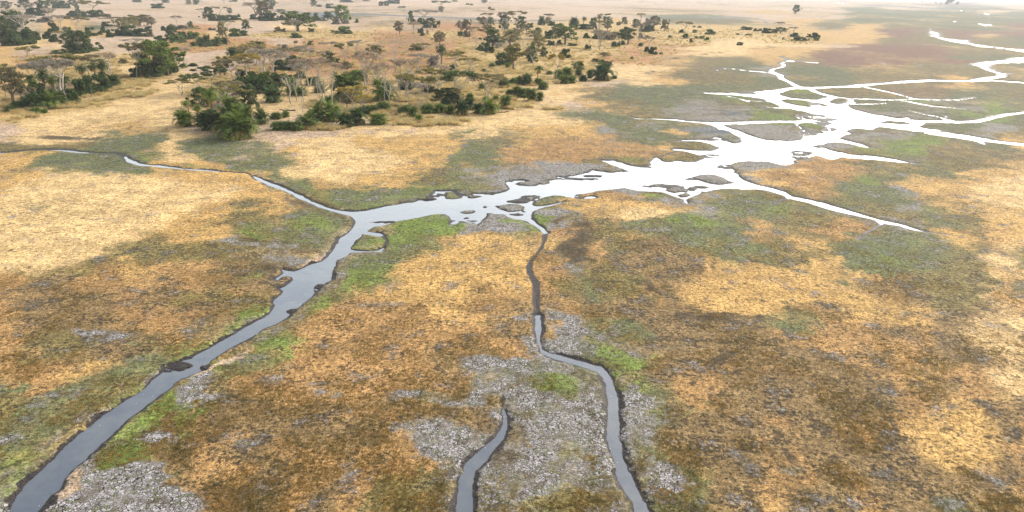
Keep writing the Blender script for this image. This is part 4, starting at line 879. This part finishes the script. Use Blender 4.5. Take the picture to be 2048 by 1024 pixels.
def ordinal(n):
    names = "first second third fourth fifth sixth seventh eighth ninth tenth eleventh twelfth thirteenth fourteenth fifteenth sixteenth seventeenth eighteenth nineteenth twentieth".split()
    if n <= 20: return names[n - 1]
    return {2: 'twenty-', 3: 'thirty-', 4: 'forty-'}[n // 10] + names[n % 10 - 1] if n % 10 else {30: 'thirtieth', 40: 'fortieth'}[n]
def zone(x, y):
    if y < 21: return ('on the far plain, left side' if x < 300 else 'on the far plain, left of centre' if x < 700 else 'on the far plain, centre' if x < 1100 else 'on the far plain, right side')
    if y >= 140 and x < 255: return 'in the front left thicket'
    if x >= 1450: return 'on the marsh grass tongue'
    if 255 <= x < 372 and 100 < y: return 'around the big round tree'
    if y >= 140:
        if x < 535: return 'in the front date palm clump'
        if x < 660: return 'in the middle grove, left'
        if x < 760: return 'in the middle grove, centre'
        if x < 860: return 'in the middle grove, right'
        if x < 960: return 'at the grove right end'
        if x < 1095: return 'on the marsh edge past the grove'
        return 'by the round palm'
    if y < 62:
        for lim, t in ((140, 'at the back, far left'), (255, 'at the back, left'), (395, 'far behind the big round tree'), (500, 'at the back, above the palm clump'), (610, 'at the back, left of centre'), (740, 'around the broad tree at back'), (920, 'in the isolated back thicket'), (1070, 'in the back grove, centre'), (1150, 'in the back palm row, left'), (1240, 'in the back palm row'), (1330, 'in the back palm row, right')):
            if x < lim: return t
        return 'on the open yellow grass at right'
    if y < 106:
        for lim, t in ((130, 'in the left savanna'), (255, 'by the pale track at left'), (400, 'on open ground behind the round tree'), (500, 'above the front palm clump'), (600, 'behind the middle grove, left'), (760, 'behind the middle grove'), (900, 'beyond the middle grove, right'), (1010, 'around the tall evergreen, centre back'), (1090, 'left of the big spreading tree'), (1160, 'around the big spreading tree'), (1240, 'on grass past the spreading tree'), (1330, 'by the dark round tree at right')):
            if x < lim: return t
        return 'on the open yellow grass at right'
    for lim, t in ((255, 'behind the front left thicket'), (535, 'just behind the palm clump'), (640, 'behind the middle grove, left end'), (740, 'just behind the middle grove'), (860, 'behind the middle grove, right end'), (960, 'around the grey skirted palm'), (1050, 'on the yellow grass, centre right'), (1140, 'on grass left of the lone palm')):
        if x < lim: return t
    return 'on grass behind the lone palm'
FOL = {'dark': 'dark green', 'green': 'green', 'olive': 'olive', 'yellow': 'yellow-green', 'brown': 'brownish', 'grey': 'leafless grey', 'pink': 'pale twiggy', 'palm': 'green', 'palmdark': 'dark green', 'deadgrey': 'grey dried-out', 'p': 'bare pale', 'g': 'bare greyish'}
KND = {'u': ('acacia_tree', 'flat thorn tree', 'tree', 'flat-topped thorn trees of the savanna'), 'b': ('bush', 'bush', 'bush', 'bushes of the savanna'), 'e': ('evergreen_tree', 'dense evergreen tree', 'tree', 'evergreen trees of the savanna'),
       'R': ('round_tree', 'round tree', 'tree', 'round-crowned trees of the savanna'), 'T': ('evergreen_tree', 'solitary short-trunked tree', 'tree', 'evergreen trees of the savanna'),
       'P': ('palm_thicket', 'low date palm clump', 'palm', 'low date palm clumps'), 'K': ('palm_thicket', 'ball-shaped date palm clump', 'palm', 'low date palm clumps'), 't': ('date_palm', 'tall date palm', 'palm', 'tall date palms'),
       'n': ('bare_tree', 'dead tree', 'tree', 'slender dead trees of the grove')}
items = []
for it in TREES.replace('\n', ';').split(';'):
    q = it.split(); kd, fo = q[0].split(':'); items.append([kd, fo] + [float(v) for v in q[1:]])
cnt = {}
for it in items: it.append((FOL[it[1]] + ' ' + KND[it[0]][1], zone(it[2], it[3]))); cnt.setdefault(it[-1], []).append(it)
lab = {}
for key, L_ in cnt.items():
    L_.sort(key=lambda q: q[2])
    for i, it in enumerate(L_):
        d, z_ = key
        if len(L_) == 1: s_ = d + ' ' + z_
        elif i == 0: s_ = d + ' ' + z_ + ', leftmost'
        elif i == len(L_) - 1: s_ = d + ' ' + z_ + ', rightmost'
        else: s_ = d + ' ' + z_ + ', ' + ordinal(i + 1) + ' from the left'
        lab[id(it)] = s_
tr_r = np.random.default_rng(5)
def place(it):
    kd, fo, x, y, h, wd = it[:6]
    gx, gy = ground_pt(x, y + 0.4); gx = float(gx); gy = float(gy); dep = depth_at(gx, gy)
    hm = 1.12 * h * dep / F_PX / math.cos(PITCH); wm = 1.26 * wd * dep / F_PX
    name, _, cat, grp = KND[kd]
    root = bpy.data.objects.new(name, None); C.objects.link(root); root.empty_display_size = 0.5
    tag(root, lab[id(it)], cat, grp)
    parts = []
    if kd == 'u':
        s_ = act if fo in ('grey', 'pink') else ac
        T_, cr = s_[tr_r.integers(len(s_))]; parts = [('trunk', T_), ('crown', cm_(cr, 'crown_' + fo, LM[fo]))]; nh, nw = 9.5, 9.0
    elif kd == 'n':
        T_, B_ = ba[tr_r.integers(len(ba))]; parts = [('trunk', T_), ('branches', B_)]; nh, nw = 9.2, 4.5
    elif kd == 'b':
        T_, cr = bu[tr_r.integers(len(bu))]; parts = [('stems', T_), ('crown', cm_(cr, 'crown_' + fo, LM[fo]))]; nh, nw = 3.7, 5.0
    elif kd in 'eRT':
        s_ = ev if kd == 'e' else tr
        T_, cr = s_[tr_r.integers(len(s_))]; parts = [('trunk', T_), ('crown', cm_(cr, 'crown_' + fo, LM[fo]))]; nh, nw = 9.0, 7.6
    elif kd in 'PK':
        s_ = pk if (kd == 'K' or h > 21) else pc
        T_, V_, D_ = s_[tr_r.integers(len(s_))]
        parts = [('stems', cm_(T_, 'stems', BARK_G)), ('fronds', cm_(V_, 'fronds_' + fo, LM[fo])), ('dead_fronds', cm_(D_, 'dead_fronds', LM['deadgrey'] if fo == 'deadgrey' else LM['dead']))]; nh, nw = 3.5, 5.6
        if kd == 'K': nw = 5.0
    else:
        T_, V_, D_ = pt[tr_r.integers(len(pt))]
        parts = [('trunk', T_), ('fronds', cm_(V_, 'fronds_' + fo, LM['palmdark' if fo == 'deadgrey' else fo])), ('dead_fronds', cm_(D_, 'dead_fronds', LM['deadgrey'] if fo == 'deadgrey' else LM['dead']))]; nh, nw = 8.6, 5.4
    zz = 0.0
    root.location = (gx, gy, zz - 0.02); root.rotation_euler.z = tr_r.uniform(0, 6.28)
    sw = wm / nw; root.scale = (sw * tr_r.uniform(.92, 1.08), sw * tr_r.uniform(.92, 1.08), hm / nh)
    if kd in 'nt':   # slim: keep the trunk round, width follows a mean
        sw = 0.5 * (wm / nw + hm / nh); root.scale = (sw, sw, hm / nh)
    for pn, md in parts:
        o = bpy.data.objects.new(pn, md); C.objects.link(o); o.parent = root
for it in items: place(it)

# fallen trunks
def fallen(x, y, L, rot, label):
    r_ = np.random.default_rng(int(x)); V = []; Fq = []
    pts = limb(V, Fq, (-L / 2, 0, .15), (L / 2, 0.2, .2), .2, .1, r_, .05, 7, 7)
    limb(V, Fq, pts[4], pts[4] + np.array([.9, 1.0, .5]), .08, .03, r_, .1, 4, 5); limb(V, Fq, pts[2], pts[2] + np.array([.6, -.9, .4]), .07, .02, r_, .1, 4, 5)
    o = bpy.data.objects.new('fallen_log', build(V, Fq, 'fallen_log', BARK_G, True)); C.objects.link(o)
    gx, gy = ground_pt(x, y); o.location = (float(gx), float(gy), 0); o.rotation_euler.z = rot
    tag(o, label, 'log', 'fallen logs in the groves')
fallen(545, 236, 3.2, 2.4, 'grey fallen log beside the small palms right of the front clump')
fallen(575, 221, 4.2, 3.0, 'dark fallen log lying on the sand left of the middle grove')
fallen(797, 204, 5.0, 0.4, 'curved fallen log on yellow grass inside the middle grove')
fallen(450, 266, 3.5, 1.0, 'dark fallen log at the foot of the front palm clump')
fallen(1005, 225, 3.5, 0.2, 'fallen log on the sand edge right of the grove')
# egrets
def egret(x, y, z, label):
    bm = bmesh.new(); sk = bm.verts.layers.skin.verify(); P_ = [(-.22, 0, .42, .03), (0, 0, .5, .10), (.14, 0, .58, .07), (.2, 0, .72, .03), (.17, 0, .84, .025), (.22, 0, .95, .04), (.38, 0, .93, .01)]
    vs_ = []
    for a in P_:
        v = bm.verts.new(a[:3]); v[sk].radius = (a[3], a[3]); vs_.append(v)
    for a, b in zip(vs_, vs_[1:]): bm.edges.new((a, b))
    for sg in (-.04, .04):
        l1 = bm.verts.new((0.0, sg, .22)); l2 = bm.verts.new((.02, sg, .0))
        for l_ in (l1, l2): l_[sk].radius = (.012, .012)
        bm.edges.new((vs_[1], l1)); bm.edges.new((l1, l2))
    vs_[1][sk].use_root = True
    me_ = bpy.data.meshes.new('egret'); bm.to_mesh(me_); bm.free(); me_.materials.append(WHITE)
    o = bpy.data.objects.new('egret', me_); C.objects.link(o); md = o.modifiers.new('skin', 'SKIN'); o.modifiers.new('sub', 'SUBSURF')
    gx, gy = ground_pt(x, y, z); o.location = (float(gx), float(gy), z); o.rotation_euler.z = x; o.scale = (.6, .6, .6)
    tag(o, label, 'bird', 'white egrets')
wm_ = NT('white_feathers'); wb = wm_.n('ShaderNodeBsdfPrincipled'); wb.inputs['Base Color'].default_value = (.75, .75, .73, 1); wm_.l(wb.outputs[0], wm_.out.inputs['Surface']); WHITE = wm_.m
egret(1306, 804, 0, 'white egret standing on brown grass right of the narrow channel')
egret(413, 146, 5.6, 'white egret perched on top of the dark green thorn tree')

for it_ in items:
    if len(lab[id(it_)].replace('-', ' ').split()) > 16: print('LONG', lab[id(it_)])
print('dups', len(items) - len(set(lab.values())))
# ------------------------------------------------------------------ tall dry grass (uncountable tufts)
def tufts(name, n, classes, xr, yr, h0, h1, wd, c1, c2, blades, label, seed, minw=0.25, clump=0):
    r_ = np.random.default_rng(seed)
    u = r_.uniform(xr[0], xr[1], n * 5); v = r_.uniform(yr[0], yr[1], n * 5)
    x, y = ground_pt(u, v); rr = np.hypot(x, y); azm = np.arctan2(x, y)
    i = np.clip(np.searchsorted(RAD, rr), 0, nR - 1); j = np.clip(np.searchsorted(az_f, azm), 0, nF - 1)
    pr = sum(E[i, j, KI[k]] for k in classes) * (SDF[i, j] > 0.7)
    cl = fbm(x, y, 3.2, 3, seed + 3); cl = sstep(-0.15, 0.35, cl)
    ok = pr * (0.15 + cl) > r_.uniform(minw, 1.0, len(u))
    if clump:
        x, y, zg = x[ok][:n // clump], y[ok][:n // clump], Zg[i[ok][:n // clump], j[ok][:n // clump]]
        cr = r_.uniform(0.25, 0.75, len(x)); x = np.repeat(x, clump) + r_.normal(0, 1, len(x) * clump) * np.repeat(cr, clump) * .6; y = np.repeat(y, clump) + r_.normal(0, 1, len(y) * clump) * np.repeat(cr, clump) * .6
        zg = np.repeat(zg, clump); cl = np.repeat(r_.random(len(cr)), clump); m_ = len(x)
    else:
        x, y, cl = x[ok][:n], y[ok][:n], cl[ok][:n]; m_ = len(x); zg = Zg[i[ok][:n], j[ok][:n]]
    V = []; 
    for b in range(blades):
        a = r_.uniform(0, 6.28, m_); a2 = r_.uniform(0, 6.28, m_); h = r_.uniform(h0, h1, m_) * (0.7 + 0.5 * cl); o = r_.uniform(0, wd, m_)
        bx, by = x + np.cos(a) * o, y + np.sin(a) * o; w_ = wd * 0.32
        tx, ty = bx + np.cos(a) * h * 0.8, by + np.sin(a) * h * 0.8
        V.append(np.stack([np.stack([bx - np.cos(a2) * w_, by - np.sin(a2) * w_, zg - .03], -1), np.stack([bx + np.cos(a2) * w_, by + np.sin(a2) * w_, zg - .03], -1), np.stack([tx, ty, zg + h], -1)], 1).reshape(-1, 3))
    V = np.concatenate(V); F_ = np.arange(len(V)).reshape(-1, 3)
    m = NT(name); pos = m.n('ShaderNodeNewGeometry').outputs['Position']
    nn = m.noise(pos, 0.5, 4, 0.7); c = m.mix(m.ramp(nn, 0.35, 0.65), tuple(alb(*c1)), tuple(alb(*c2)))
    bs = m.n('ShaderNodeBsdfPrincipled'); m.l(c, bs.inputs['Base Color']); bs.inputs['Roughness'].default_value = 0.8; bs.inputs['Specular IOR Level'].default_value = 0.1
    t_ = m.n('ShaderNodeBsdfTranslucent'); m.l(c, t_.inputs['Color']); mx = m.n('ShaderNodeMixShader'); mx.inputs[0].default_value = .5
    m.l(bs.outputs[0], mx.inputs[1]); m.l(t_.outputs[0], mx.inputs[2]); m.l(mx.outputs[0], m.out.inputs['Surface'])
    o = bpy.data.objects.new(name, mesh_np(name, V, F_, (m.m,))); C.objects.link(o); tag(o, label, 'grass', kind='stuff'); print(name, m_)
tufts('tall_dry_grass', 54000, 'th', (-60, 1660), (58, 268), 0.5, 1.1, 0.26, (240, 206, 134), (255, 236, 176), 6, 'tall tufted yellow grass growing between the trees and bushes', 61, 0.3, 9)
tufts('marsh_tussocks', 45000, 'bogvad', (-60, 2110), (300, 1060), 0.04, 0.11, 0.11, (150, 136, 78), (206, 166, 98), 4, 'short brown and green tussocks dotted over the marsh', 62, 0.1)


# ------------------------------------------------------------------ haze
hb = bpy.data.meshes.new('haze'); bm = bmesh.new()
bmesh.ops.create_cube(bm, size=1.0)
for v in bm.verts: v.co = Vector((v.co.x * 64000, v.co.y * 64000, -2.5 if v.co.z < 0 else 60))
bm.to_mesh(hb); bm.free()
hz = NT('haze'); pv = hz.n('ShaderNodeVolumePrincipled')
pv.inputs['Color'].default_value = (0.80, 0.89, 1.0, 1); pv.inputs['Density'].default_value = 0.000105
pv.inputs['Anisotropy'].default_value = 0.0
hz.l(pv.outputs[0], hz.out.inputs['Volume']); hb.materials.append(hz.m)
ho = bpy.data.objects.new('haze', hb); C.objects.link(ho); tag(ho, kind='stuff')
